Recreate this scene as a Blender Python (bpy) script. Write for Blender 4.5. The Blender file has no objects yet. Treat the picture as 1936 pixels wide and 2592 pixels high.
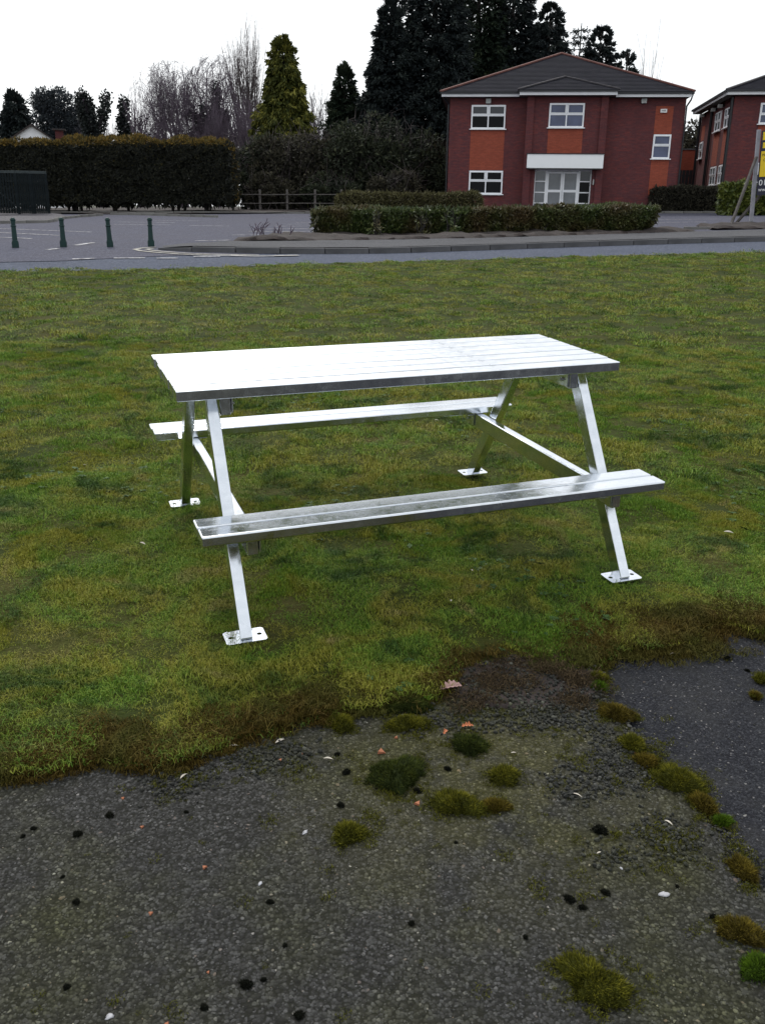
import bpy, bmesh, math, random
import numpy as np
from mathutils import Matrix, Vector
R = math.radians
rng = np.random.default_rng(7)
random.seed(7)
scene = bpy.context.scene
C = scene.collection

# ------------------------------------------------------------------ camera
HC, PITCH, ROLL = 1.543, R(18.6), .012
cam_d = bpy.data.cameras.new('camera'); cam = bpy.data.objects.new('camera', cam_d); C.objects.link(cam)
c_, s_ = math.cos(PITCH), math.sin(PITCH)
fw = Vector((0, c_, -s_)); up = Vector((0, s_, c_)); rt = Vector((1, 0, 0))
r2 = rt*math.cos(ROLL)+up*math.sin(ROLL); u2 = up*math.cos(ROLL)-rt*math.sin(ROLL)
m = Matrix((r2, u2, -fw)).transposed().to_4x4(); m.translation = (0, 0, HC)
cam.matrix_world = m
cam_d.sensor_fit = 'VERTICAL'; cam_d.sensor_height = 36; cam_d.lens = 36*2250/2592
cam_d.clip_start = .05; cam_d.clip_end = 3000
scene.camera = cam

# ------------------------------------------------------------------ sky, sun, exposure
SUN_EL, SUN_AZ = R(46), R(-18)        # a veiled sun behind the scene, a little to the left
w = bpy.data.worlds.new('World'); scene.world = w; w.use_nodes = True
nt = w.node_tree; nt.nodes.clear()
wo = nt.nodes.new('ShaderNodeOutputWorld'); bg = nt.nodes.new('ShaderNodeBackground')
sky = nt.nodes.new('ShaderNodeTexSky'); sky.sky_type = 'NISHITA'; sky.sun_disc = False
sky.sun_elevation = SUN_EL; sky.sun_rotation = SUN_AZ; sky.dust_density = 4; sky.air_density = 1.0
hs = nt.nodes.new('ShaderNodeHueSaturation'); hs.inputs['Saturation'].default_value = .35
mx = nt.nodes.new('ShaderNodeMix'); mx.data_type = 'RGBA'; mx.inputs['Factor'].default_value = .68
mx.inputs['B'].default_value = (11.2, 11.7, 12.1, 1)      # even cloud sheet
nt.links.new(sky.outputs[0], hs.inputs['Color']); nt.links.new(hs.outputs[0], mx.inputs['A'])
nt.links.new(mx.outputs['Result'], bg.inputs[0]); bg.inputs[1].default_value = .09
nt.links.new(bg.outputs[0], wo.inputs[0])
sd = bpy.data.lights.new('sun', 'SUN'); sd.energy = 1.5; sd.angle = R(16); sd.color = (1, .97, .92)
so = bpy.data.objects.new('sun', sd); C.objects.link(so)
sv = Vector((math.sin(SUN_AZ)*math.cos(SUN_EL), math.cos(SUN_AZ)*math.cos(SUN_EL), math.sin(SUN_EL)))
so.rotation_euler = sv.to_track_quat('Z', 'Y').to_euler(); so.location = sv*60
vs = scene.view_settings; vs.view_transform = 'Standard'; vs.look = 'None'; vs.gamma = 1; vs.exposure = .38
vs.use_curve_mapping = False
scene.cycles.max_bounces = 6; scene.cycles.diffuse_bounces = 3; scene.cycles.glossy_bounces = 3
scene.cycles.transmission_bounces = 2; scene.cycles.transparent_max_bounces = 4

# ------------------------------------------------------------------ terrain height
PY = np.array([-50, 0, 5, 9, 13.8, 16, 18.7, 22, 30, 39, 46, 50, 60, 140.])
PZ = np.array([-1.2, 0, .245, .39, .53, .64, .745, .88, 1.12, 1.35, 1.52, 1.63, 1.8, 2.6])
KW = np.arange(-4, 5)*.35
P0 = float(np.mean([np.interp(d, PY, PZ) for d in KW]))
def sm(y, a, b):
    t = np.clip((y-a)/(b-a), 0, 1); return t*t*(3-2*t)
def gz(x, y):
    x = np.asarray(x, float); y = np.asarray(y, float)
    p = sum(np.interp(y+d, PY, PZ) for d in KW)/9
    return p-P0+np.where(x > 0, .014*sm(y, 9, 19), .012*sm(y, 22, 42))*np.clip(x, -30, 30)
def gzf(x, y): return float(gz(x, y))

# ------------------------------------------------------------------ helpers
def setp(o, label=None, cat=None, group=None, kind=None):
    if label: o['label'] = label
    if cat: o['category'] = cat
    if group: o['group'] = group
    if kind: o['kind'] = kind
    return o
def obj(name, me, mat=None, parent=None, loc=None, rot=None, **k):
    o = bpy.data.objects.new(name, me); C.objects.link(o)
    if me is not None and mat is not None and not me.materials: me.materials.append(mat)
    if parent is not None: o.parent = parent
    if loc is not None: o.location = loc
    if rot is not None: o.rotation_euler = rot
    return setp(o, **k)
def empty(name, loc=(0, 0, 0), rot=(0, 0, 0), **k):
    o = bpy.data.objects.new(name, None); C.objects.link(o); o.empty_display_size = .1
    o.location = loc; o.rotation_euler = rot
    return setp(o, **k)
def np_mesh(name, V, Fq, smooth=False, tint=None):
    """V (n,3); Fq (m,k) polygons with k corners each"""
    V = np.asarray(V, np.float32); Fq = np.asarray(Fq, np.int32); k = Fq.shape[1]
    me = bpy.data.meshes.new(name)
    me.vertices.add(len(V)); me.vertices.foreach_set('co', V.ravel())
    me.loops.add(Fq.size); me.loops.foreach_set('vertex_index', Fq.ravel())
    me.polygons.add(len(Fq)); me.polygons.foreach_set('loop_start', np.arange(0, Fq.size, k, dtype=np.int32))
    me.polygons.foreach_set('use_smooth', np.full(len(Fq), bool(smooth)))
    me.update(calc_edges=True)
    if tint is not None:
        a = me.attributes.new('tint', 'FLOAT', 'POINT'); a.data.foreach_set('value', np.asarray(tint, np.float32))
    return me
def bm_mesh(bm, name, smooth=False):
    me = bpy.data.meshes.new(name); bm.to_mesh(me); bm.free()
    if smooth:
        for p in me.polygons: p.use_smooth = True
    return me
def boxes(name, bl):
    """several axis-aligned boxes (x0,x1,y0,y1,z0,z1) in one mesh"""
    V = []; Fq = []
    for x0, x1, y0, y1, z0, z1 in bl:
        b = len(V)
        V += [(x0, y0, z0), (x1, y0, z0), (x1, y1, z0), (x0, y1, z0), (x0, y0, z1), (x1, y0, z1), (x1, y1, z1), (x0, y1, z1)]
        Fq += [[b+i for i in f] for f in ((0, 3, 2, 1), (4, 5, 6, 7), (0, 1, 5, 4), (1, 2, 6, 5), (2, 3, 7, 6), (3, 0, 4, 7))]
    return np_mesh(name, V, Fq)
def rbox(name, sx, sy, sz, bev=.003, seg=2):
    bm = bmesh.new(); bmesh.ops.create_cube(bm, size=1)
    bmesh.ops.scale(bm, vec=(sx, sy, sz), verts=bm.verts)
    if bev: bmesh.ops.bevel(bm, geom=list(bm.edges), offset=bev, segments=seg, profile=.5, affect='EDGES')
    me = bm_mesh(bm, name)
    return me
def lathe(name, prof, n=16, smooth=False):
    V = []; Fq = []
    for r, z in prof:
        for i in range(n):
            a = 2*math.pi*i/n; V.append((r*math.cos(a), r*math.sin(a), z))
    for j in range(len(prof)-1):
        for i in range(n):
            Fq.append((j*n+i, j*n+(i+1) % n, (j+1)*n+(i+1) % n, (j+1)*n+i))
    bm = bmesh.new(); vs_ = [bm.verts.new(v) for v in V]
    for f in Fq: bm.faces.new([vs_[i] for i in f])
    bm.faces.new(vs_[-n:]); bm.faces.new(list(reversed(vs_[:n])))
    return bm_mesh(bm, name, smooth)
def bar(name, a, b, wx, wy, bev=0.0, upv=(0, 0, 1)):
    """a box running from a to b"""
    a = Vector(a); b = Vector(b); d = b-a; L = d.length; z = d.normalized()
    x = Vector(upv).cross(z)
    if x.length < 1e-4: x = Vector((1, 0, 0))
    x.normalize(); y = z.cross(x)
    me = rbox(name, wx, wy, L, bev)
    M = Matrix((x, y, z)).transposed().to_4x4(); M.translation = (a+b)/2
    me.transform(M); return me
def sheet(name, poly, dz, res, mat, parent=None, noise=None, edge_drop=None, **k):
    """a flat-lying sheet following the terrain; dz number or function(x,y)"""
    bm = bmesh.new(); bm.faces.new([bm.verts.new((p[0], p[1], 0)) for p in poly])
    P = np.array(poly)
    for ax in (0, 1):
        lo, hi = P[:, ax].min(), P[:, ax].max()
        for q in np.arange(math.floor(lo/res)*res+res, hi, res):
            co = [0, 0, 0]; co[ax] = q; no = [0, 0, 0]; no[ax] = 1
            bmesh.ops.bisect_plane(bm, geom=list(bm.verts)+list(bm.edges)+list(bm.faces), plane_co=co, plane_no=no, dist=1e-5)
    bmesh.ops.triangulate(bm, faces=[f for f in bm.faces if len(f.verts) > 4])
    bm.verts.ensure_lookup_table()
    X = np.array([v.co.x for v in bm.verts]); Yy = np.array([v.co.y for v in bm.verts])
    Z = gz(X, Yy)+(dz(X, Yy) if callable(dz) else dz)
    for v, z in zip(bm.verts, Z):
        v.co.z = z-(edge_drop if (edge_drop and v.is_boundary) else 0)
    if bm.faces and sum(f.normal.z if f.normal.length else (f.normal_update() or f.normal.z) for f in bm.faces) < 0:
        bmesh.ops.reverse_faces(bm, faces=bm.faces)
    return obj(name, bm_mesh(bm, name, True), mat, parent, **k)

# ------------------------------------------------------------------ materials
def nmat(name, base=(.5, .5, .5), rough=.7, metal=0.0, spec=.5):
    m = bpy.data.materials.new(name); m.use_nodes = True
    b = m.node_tree.nodes['Principled BSDF']
    b.inputs['Base Color'].default_value = (*base, 1); b.inputs['Roughness'].default_value = rough
    b.inputs['Metallic'].default_value = metal; b.inputs['Specular IOR Level'].default_value = spec
    return m, m.node_tree, b
class NT:
    def __init__(s, nt): s.nt = nt
    def n(s, t, **k):
        x = s.nt.nodes.new(t)
        for a, b in k.items(): setattr(x, a, b)
        return x
    def l(s, a, b): s.nt.links.new(a, b)
    def coord(s, which='Object'): return s.n('ShaderNodeTexCoord').outputs[which]
    def pos(s): return s.n('ShaderNodeNewGeometry').outputs['Position']
    def mapv(s, v, scale=(1, 1, 1), rot=(0, 0, 0)):
        x = s.n('ShaderNodeMapping'); x.inputs['Scale'].default_value = scale; x.inputs['Rotation'].default_value = rot
        s.l(v, x.inputs[0]); return x.outputs[0]
    def noise(s, v, scale, detail=4, rough=.55, dist=0):
        x = s.n('ShaderNodeTexNoise'); x.inputs['Scale'].default_value = scale; x.inputs['Detail'].default_value = detail
        x.inputs['Roughness'].default_value = rough; x.inputs['Distortion'].default_value = dist
        s.l(v, x.inputs['Vector']); return x.outputs['Fac']
    def vor(s, v, scale, feature='F1'):
        x = s.n('ShaderNodeTexVoronoi', feature=feature); x.inputs['Scale'].default_value = scale
        s.l(v, x.inputs['Vector']); return x
    def ramp(s, v, stops, interp='LINEAR'):
        x = s.n('ShaderNodeValToRGB'); cr = x.color_ramp; cr.interpolation = interp
        while len(cr.elements) < len(stops): cr.elements.new(.5)
        for e, (p, c) in zip(cr.elements, stops):
            e.position = p; e.color = (*c, 1) if len(c) == 3 else c
        s.l(v, x.inputs[0]); return x.outputs[0]
    def fr(s, v, a, b, c=0, d=1):
        x = s.n('ShaderNodeMapRange'); 
        for i, q in zip(('From Min', 'From Max', 'To Min', 'To Max'), (a, b, c, d)): x.inputs[i].default_value = q
        s.l(v, x.inputs['Value']); return x.outputs[0]
    def mix(s, f, a, b, mode='MIX'):
        x = s.n('ShaderNodeMix', data_type='RGBA', blend_type=mode)
        for sock, q in (('Factor', f), ('A', a), ('B', b)):
            if isinstance(q, (int, float)): x.inputs[sock].default_value = q
            elif isinstance(q, tuple): x.inputs[sock].default_value = (*q, 1)
            else: s.l(q, x.inputs[sock])
        return x.outputs['Result']
    def math(s, op, a, b=None):
        x = s.n('ShaderNodeMath', operation=op)
        for i, q in enumerate((a, b)):
            if q is None: continue
            if isinstance(q, (int, float)): x.inputs[i].default_value = q
            else: s.l(q, x.inputs[i])
        return x.outputs[0]
    def bump(s, h, bsdf, strength=.5, dist=.01):
        x = s.n('ShaderNodeBump'); x.inputs['Strength'].default_value = strength; x.inputs['Distance'].default_value = dist
        s.l(h, x.inputs['Height']); s.l(x.outputs[0], bsdf.inputs['Normal'])
def simple(name, col, rough=.7, metal=0.0, var=.25, scale=8, spec=.4, bump=0, bdist=.005):
    m, nt, b = nmat(name, col, rough, metal, spec); N = NT(nt)
    f = N.noise(N.coord(), scale, 5)
    c = N.ramp(f, [(.3, tuple(x*(1-var) for x in col)), (.7, tuple(min(1, x*(1+var)) for x in col))])
    N.l(c, b.inputs['Base Color'])
    if bump: N.bump(N.noise(N.coord(), scale*3, 5), b, bump, bdist)
    return m
M = {}
# galvanised steel, brighter tube and duller flat tops
def steel(name, r0, r1):
    m, nt, b = nmat(name, (.62, .64, .67), .3, 1.0); N = NT(nt); co = N.coord()
    spg = N.n('ShaderNodeSeparateColor'); N.l(N.vor(co, 48).outputs['Color'], spg.inputs[0])
    st = N.noise(N.mapv(co, (1.2, 7, 7)), 2.2, 6); bl = N.noise(co, 7, 5); dr = N.noise(N.mapv(co, (9, 9, 1.2)), 5, 5, .65)
    c = N.ramp(st, [(.25, (.66, .695, .74)), (.55, (.77, .80, .84)), (.8, (.86, .88, .905))])
    c = N.mix(N.fr(spg.outputs[0], 0, 1, 0, .22), c, (.56, .60, .66))
    c = N.mix(N.ramp(bl, [(.55, (0, 0, 0)), (.75, (.4, .4, .4))]), c, (.5, .53, .59))
    c = N.mix(N.ramp(dr, [(.60, (0, 0, 0)), (.76, (.2, .2, .2))]), c, (.9, .92, .94)); N.l(c, b.inputs['Base Color'])
    r = N.math('ADD', N.fr(bl, .3, .75, r0, r1), N.math('ADD', N.fr(dr, .45, .75, 0, .05), N.fr(spg.outputs[1], 0, 1, -.02, .05))); N.l(r, b.inputs['Roughness'])
    N.bump(N.noise(N.mapv(co, (1, 3, 3)), 60, 3), b, .06, .001); return m
M['steel'] = steel('galvanised_steel', .10, .24); M['steel_top'] = steel('galvanised_steel_flats', .27, .34)
# brick
def brickmat(name, c1, c2, mort, mean=.1):
    m, nt, b = nmat(name, c1, .85, 0, .25); N = NT(nt); co = N.coord()
    sx = N.n('ShaderNodeSeparateXYZ'); N.l(co, sx.inputs[0])
    cx = N.n('ShaderNodeCombineXYZ'); N.l(N.math('ADD', sx.outputs[0], sx.outputs[1]), cx.inputs[0]); N.l(sx.outputs[2], cx.inputs[1])
    br = N.n('ShaderNodeTexBrick'); br.inputs['Scale'].default_value = 1.0; br.inputs['Brick Width'].default_value = .225
    br.inputs['Row Height'].default_value = .075; br.inputs['Mortar Size'].default_value = .006; br.inputs['Mortar Smooth'].default_value = .2
    br.inputs['Color1'].default_value = (*c1, 1); br.inputs['Color2'].default_value = (*c2, 1); br.inputs['Mortar'].default_value = (*mort, 1)
    N.l(cx.outputs[0], br.inputs['Vector'])
    big = N.noise(co, .9, 4); c = N.mix(N.fr(big, .3, .7, 0, .5), br.outputs['Color'], tuple(x*.6 for x in c2))
    mid = N.noise(N.mapv(cx.outputs[0], (1, 3, 1)), 4.2, 3, .7); c = N.mix(N.ramp(mid, [(.42, (0, 0, 0)), (.62, (.6, .6, .6))]), c, tuple(x*.55 for x in c2))
    fine = N.noise(co, 40, 3); c = N.mix(N.fr(fine, .3, .7, 0, .3), c, tuple(x*1.35 for x in c1)); N.l(c, b.inputs['Base Color'])
    N.bump(br.outputs['Fac'], b, -.4, .006); return m
M['brick'] = brickmat('dark_red_brick', (.175, .042, .039), (.09, .036, .044), (.10, .062, .058))
M['brick_or'] = brickmat('orange_brick', (.36, .085, .048), (.28, .065, .04), (.18, .075, .055))
# roof tiles
m, nt, b = nmat('slate_tile', (.05, .05, .058), .85, 0, .06); N = NT(nt); co = N.coord()
br = N.n('ShaderNodeTexBrick'); br.inputs['Scale'].default_value = 1; br.inputs['Brick Width'].default_value = .33; br.inputs['Row Height'].default_value = .2
br.inputs['Mortar Size'].default_value = .006; br.inputs['Color1'].default_value = (.019, .019, .028, 1); br.inputs['Color2'].default_value = (.011, .0115, .018, 1); br.inputs['Mortar'].default_value = (.018, .018, .022, 1)
N.l(co, br.inputs['Vector']); c = N.mix(N.fr(N.noise(co, 1.3, 5), .35, .7, 0, .5), br.outputs['Color'], (.022, .022, .028)); N.l(c, b.inputs['Base Color']); M['slate'] = m
M['hip'] = simple('hip_tile_red', (.13, .05, .04), .8, var=.3, scale=4)
M['hipg'] = simple('hip_tile_grey', (.06, .055, .06), .8, var=.3, scale=4)
M['upvc'] = simple('white_upvc', (.86, .87, .9), .35, var=.04, scale=3)
M['fascia'] = simple('white_fascia_board', (.8, .81, .84), .45, var=.06, scale=2)
M['canopy'] = simple('canopy_white_panel', (.9, .91, .92), .5, var=.02, scale=2)
M['soffit'] = simple('soffit_board', (.10, .095, .095), .7, var=.1)
M['black'] = simple('black_plastic', (.012, .013, .017), .4, var=.2)
def glass(name, col, rough=.06, ior=1.5, spec=.5):
    m, nt, b = nmat(name, col, rough, 0, spec); N = NT(nt)
    b.inputs['IOR'].default_value = ior
    c = N.mix(N.fr(N.noise(N.coord(), 1.7, 3), .3, .7), col, tuple(x*.6 for x in col)); N.l(c, b.inputs['Base Color'])
    return m
M['glass_dark'] = glass('dark_window_glass', (.004, .005, .007), .02, 1.3, .25)
M['glass_blue'] = glass('sky_tinted_glass', (.085, .105, .19), .05, 1.45)  # blue sky reflection painted into the base colour of the panes
M['glass_door'] = glass('door_glass', (.14, .155, .175), .04, 1.6)
M['glass_grey'] = glass('grey_window_glass', (.025, .03, .042), .04, 1.5)
M['lightbox'] = simple('flood_light_housing', (.4, .41, .4), .5)
M['stonewall'] = simple('white_render', (.84, .84, .87), .85, var=.08, scale=3)
M['rooftile_brown'] = simple('brown_roof_tile', (.045, .035, .034), .8, var=.3, scale=6)
# road surfaces
def tarmac(name, c, spk, sscale=220, bump=.5, patch=.3, rough=.75, tintc=None, bd=.003):
    m, nt, b = nmat(name, c, .92, 0, .08); N = NT(nt); p = N.pos()
    v = N.vor(p, sscale); sep = N.n('ShaderNodeSeparateColor'); N.l(v.outputs['Color'], sep.inputs[0])
    col = N.ramp(sep.outputs[0], [(0, tuple(x*.55 for x in c)), (.6, c), (.93, tuple(x*1.6 for x in c)), (1, spk)])
    col = N.mix(N.fr(N.noise(p, .55, 6), .35, .68, 0, patch), col, tintc or tuple(x*1.5 for x in c))
    col = N.mix(N.fr(N.noise(p, 5, 6), .45, .7, 0, patch), col, tuple(x*.6 for x in c))
    N.l(col, b.inputs['Base Color']); N.bump(N.math('SUBTRACT', 1.0, v.outputs['Distance']), b, bump, bd); return m
M['road'] = tarmac('road_asphalt', (.072, .082, .112), (.2, .2, .23), 60, .3, .25)
M['carpark'] = tarmac('car_park_asphalt', (.078, .080, .108), (.19, .19, .21), 60, .3, .35, tintc=(.088, .082, .096))
M['footway'] = tarmac('footway_asphalt', (.078, .078, .084), (.18, .18, .18), 70, .3, .35)
M['patch'] = tarmac('dark_asphalt_strip', (.026, .026, .03), (.08, .08, .08), 80, .3, .3)
M['kerb'] = simple('kerb_concrete', (.085, .085, .09), .85, var=.35, scale=3, bump=.3)
M['pale_kerb'] = simple('pale_edging_concrete', (.17, .165, .155), .9, var=.3, scale=2)
def paint(name, c, wear):
    m, nt, b = nmat(name, c, .7); N = NT(nt); p = N.pos()
    f = N.ramp(N.noise(p, 9, 6, .7), [(wear, (0, 0, 0)), (wear+.12, (1, 1, 1))])
    N.l(N.mix(f, (.066, .064, .078), c), b.inputs['Base Color']); return m
M['paint'] = paint('worn_white_paint', (.42, .42, .44), .44)
M['cream'] = paint('worn_cream_paint', (.25, .235, .2), .38)
M['soil'] = simple('planting_bed_soil', (.03, .022, .02), .95, var=.45, scale=5, bump=.8, bdist=.03)
M['gravelbed'] = simple('stone_chippings', (.075, .07, .08), .9, var=.55, scale=14, bump=.8, bdist=.03)
M['ground'] = simple('rough_ground', (.045, .045, .025), .95, var=.4, scale=1.5)
# foliage with a per-leaf tint attribute
def leafmat(name, stops, rough=.55, spec=.25, nscale=.6, nmix=None, trans=.0):
    m, nt, b = nmat(name, stops[0][1], rough, 0, spec); N = NT(nt)
    at = N.n('ShaderNodeAttribute'); at.attribute_name = 'tint'
    c = N.ramp(at.outputs['Fac'], stops)
    if nmix: c = N.mix(N.fr(N.noise(N.pos(), nscale, 4), .42, .66, 0, .85), c, nmix)
    N.l(c, b.inputs['Base Color']); return m
M['hedge_brown'] = leafmat('tall_hedge_foliage', [(0, (.022, .024, .022)), (.35, (.036, .038, .026)), (.6, (.075, .065, .022)), (.8, (.17, .115, .03)), (1, (.23, .15, .035))], .7, .15)
M['dark_con'] = leafmat('dark_conifer_foliage', [(0, (.010, .014, .016)), (.6, (.023, .031, .030)), (1, (.05, .062, .052))], .7, .15)
M['green_con'] = leafmat('green_conifer_foliage', [(0, (.012, .02, .014)), (.6, (.028, .042, .024)), (1, (.065, .082, .038))], .7, .15)
M['gold_con'] = leafmat('golden_conifer_foliage', [(0, (.032, .042, .010)), (.5, (.105, .11, .02)), (1, (.25, .225, .04))], .65, .2)
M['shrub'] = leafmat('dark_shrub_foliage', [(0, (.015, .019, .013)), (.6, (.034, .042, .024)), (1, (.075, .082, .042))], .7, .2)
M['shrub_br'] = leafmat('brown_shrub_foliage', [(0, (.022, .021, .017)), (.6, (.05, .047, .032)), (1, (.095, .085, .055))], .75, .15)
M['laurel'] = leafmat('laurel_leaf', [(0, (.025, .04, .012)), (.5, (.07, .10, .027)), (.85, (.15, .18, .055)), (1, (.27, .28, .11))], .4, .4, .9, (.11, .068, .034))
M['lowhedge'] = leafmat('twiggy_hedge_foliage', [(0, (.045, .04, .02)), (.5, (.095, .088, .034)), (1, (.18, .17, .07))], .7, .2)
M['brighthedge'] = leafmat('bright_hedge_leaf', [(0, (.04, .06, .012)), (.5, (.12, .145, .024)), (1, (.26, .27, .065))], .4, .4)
M['ivy'] = leafmat('ivy_leaf', [(0, (.014, .017, .02)), (.7, (.026, .032, .03)), (1, (.05, .056, .05))], .5, .3)
M['pine'] = leafmat('blue_grey_evergreen', [(0, (.02, .025, .032)), (.6, (.038, .046, .052)), (1, (.065, .075, .08))], .7, .2)
M['bark'] = simple('bare_bark', (.105, .08, .105), .9, var=.3, scale=3)  # bark colour with the pale purple of distance haze mixed in
M['bark_pale'] = simple('pale_twigs', (.12, .10, .10), .9, var=.3, scale=3)
M['bark_dark'] = simple('dark_bark', (.03, .027, .025), .9, var=.3, scale=3)
M['timber'] = simple('weathered_timber', (.10, .09, .085), .85, var=.35, scale=6)
M['post'] = simple('grey_painted_post', (.25, .25, .28), .7, var=.2, scale=5)
M['slat'] = simple('dark_stained_slat', (.012, .016, .018), .9, var=.35, scale=4, spec=.08)
M['hinge'] = simple('hinge_metal', (.05, .06, .062), .8, spec=.1)
M['bollard'] = simple('green_bollard_paint', (.003, .026, .024), .6, var=.2, scale=9)
M['sign_navy'] = simple('sign_navy', (.008, .009, .03), .35, var=.1)
M['sign_yellow'] = simple('sign_yellow', (.75, .52, .01), .4, var=.05)
M['sign_white'] = simple('sign_white', (.8, .8, .8), .4, var=.02)
M['sign_text'] = simple('sign_brown_letter', (.10, .06, .01), .5, var=.02)

# ------------------------------------------------------------------ geometry-node scatter
def scatter(name, pts, rot, scl, idx, protos, mat, **k):
    """instances of prototype meshes on explicit points"""
    col = bpy.data.collections.new(name+'_source')
    for i, me in enumerate(protos):
        if not me.materials: me.materials.append(mat)
        col.objects.link(bpy.data.objects.new('%s_%02d' % (name, i), me))
    me = bpy.data.meshes.new(name); me.vertices.add(len(pts)); me.vertices.foreach_set('co', np.asarray(pts, np.float32).ravel())
    a = me.attributes.new('rot', 'FLOAT_VECTOR', 'POINT'); a.data.foreach_set('vector', np.asarray(rot, np.float32).ravel())
    a = me.attributes.new('scl', 'FLOAT_VECTOR', 'POINT'); a.data.foreach_set('vector', np.asarray(scl, np.float32).ravel())
    a = me.attributes.new('pick', 'INT', 'POINT'); a.data.foreach_set('value', np.asarray(idx, np.int32))
    o = obj(name, me, mat, **k)
    ng = bpy.data.node_groups.new(name+'_nodes', 'GeometryNodeTree')
    ng.interface.new_socket('Geometry', in_out='INPUT', socket_type='NodeSocketGeometry')
    ng.interface.new_socket('Geometry', in_out='OUTPUT', socket_type='NodeSocketGeometry')
    gi = ng.nodes.new('NodeGroupInput'); go = ng.nodes.new('NodeGroupOutput')
    ci = ng.nodes.new('GeometryNodeCollectionInfo'); ci.inputs['Collection'].default_value = col
    ci.inputs['Separate Children'].default_value = True; ci.inputs['Reset Children'].default_value = True
    ip = ng.nodes.new('GeometryNodeInstanceOnPoints'); ip.inputs['Pick Instance'].default_value = True
    def na(nm, t):
        x = ng.nodes.new('GeometryNodeInputNamedAttribute'); x.data_type = t; x.inputs['Name'].default_value = nm; return x.outputs['Attribute']
    e2r = ng.nodes.new('FunctionNodeEulerToRotation')
    ng.links.new(na('rot', 'FLOAT_VECTOR'), e2r.inputs[0])
    ng.links.new(gi.outputs[0], ip.inputs['Points']); ng.links.new(ci.outputs[0], ip.inputs['Instance'])
    ng.links.new(na('pick', 'INT'), ip.inputs['Instance Index']); ng.links.new(e2r.outputs[0], ip.inputs['Rotation'])
    ng.links.new(na('scl', 'FLOAT_VECTOR'), ip.inputs['Scale']); ng.links.new(ip.outputs[0], go.inputs[0])
    md = o.modifiers.new('scatter', 'NODES'); md.node_group = ng
    return o
def in_poly(P, poly):
    poly = np.asarray(poly); x, y = P[:, 0], P[:, 1]; ins = np.zeros(len(P), bool); n = len(poly)
    for i in range(n):
        x0, y0 = poly[i]; x1, y1 = poly[(i+1) % n]
        c = ((y0 > y) != (y1 > y)) & (x < (x1-x0)*(y-y0)/((y1-y0) if y1 != y0 else 1e-9)+x0); ins ^= c
    return ins
def vnoise(P, scale, seed=0):
    """cheap smooth 2-D value noise 0..1"""
    r_ = np.random.default_rng(seed); T = r_.random((64, 64)); q = P*scale; i = np.floor(q).astype(int); f = q-i; f = f*f*(3-2*f)
    a = T[i[:, 0] % 64, i[:, 1] % 64]; b_ = T[(i[:, 0]+1) % 64, i[:, 1] % 64]; c2 = T[i[:, 0] % 64, (i[:, 1]+1) % 64]; d = T[(i[:, 0]+1) % 64, (i[:, 1]+1) % 64]
    return (a*(1-f[:, 0])+b_*f[:, 0])*(1-f[:, 1])+(c2*(1-f[:, 0])+d*f[:, 0])*f[:, 1]
#@@STRUCTURE@@
# ================================================================== SETTING
def offset(path, d):
    P = np.array(path, float); T = np.gradient(P, axis=0); T /= np.linalg.norm(T, axis=1)[:, None]
    return P+np.c_[-T[:, 1], T[:, 0]]*d
def strip(name, path, wd, dz, mat, parent, **k):
    A = offset(path, wd/2); B = offset(path, -wd/2)
    return sheet(name, [tuple(p) for p in B]+[tuple(p) for p in A[::-1]], dz, 1.0, mat, parent, **k)
def resample(path, step):
    P = np.array(path, float); s = np.r_[0, np.cumsum(np.linalg.norm(np.diff(P, axis=0), axis=1))]
    t = np.arange(0, s[-1], step); return np.c_[np.interp(t, s, P[:, 0]), np.interp(t, s, P[:, 1])]
# base terrain reaching the horizon
gx = np.r_[-1500, -400, np.arange(-120, 121, 4.), 400, 1500]; gy = np.r_[-200, -60, np.arange(-20, 141, 2.), 200, 400, 1500]
XX, YY = np.meshgrid(gx, gy); ZZ = gz(XX, YY)-.10
nx, ny = len(gx), len(gy); ii = (np.arange(ny-1)[:, None]*nx+np.arange(nx-1)[None]).ravel()
obj('ground', np_mesh('ground', np.c_[XX.ravel(), YY.ravel(), ZZ.ravel()], np.c_[ii, ii+1, ii+nx+1, ii+nx], True), M['ground'], kind='structure')

EDGE0 = [(-6, 1.35), (-3, 1.75), (-2, 1.93), (-1.4, 2.03), (-1.033, 2.065), (-.938, 2.065), (-.835, 2.135), (-.697, 2.127), (-.6, 2.102), (-.519, 2.177), (-.431, 2.244), (-.272, 2.323), (-.171, 2.381), (.007, 2.421), (.153, 2.477), (.272, 2.601), (.431, 2.60), (.678, 2.613), (.708, 2.686), (.772, 2.758), (.892, 2.791), (1.044, 2.811), (1.092, 2.886), (1.2, 2.986), (1.328, 2.962), (1.385, 2.91), (1.8, 2.86), (2.6, 2.95), (6, 3.1), (16, 3.3)]
EDGE = resample(EDGE0, .045); EDGE[:, 1] += rng.normal(0, .010, len(EDGE)); EDGE = [tuple(p) for p in EDGE]
FAR = [(-30, 6.5), (-14, 11.9), (-6.13, 14.58), (-4.39, 15.12), (-3.2, 15.68), (-1.91, 16.16), (-.05, 16.8), (2.45, 17.63), (4.86, 18.24), (7.66, 18.9), (16, 20.8)]
LAWN = FAR+[(16, 3.3)]+EDGE[::-1]+[(-30, -2)]
SEAM = [(.746, 2.66), (.719, 2.462), (.755, 2.375), (.795, 2.236), (.813, 2.14), (.862, 2.052), (.87, 1.931), (.911, 1.848), (.939, 1.784), (1.04, 1.55), (1.2, 1.15), (1.9, -.4), (2.5, -2)]
DIRT = [(.22, 2.62), (.399, 2.73), (.632, 2.70), (.72, 2.64), (.69, 2.5), (.66, 2.47), (.513, 2.40), (.334, 2.41), (.24, 2.47)]
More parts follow.
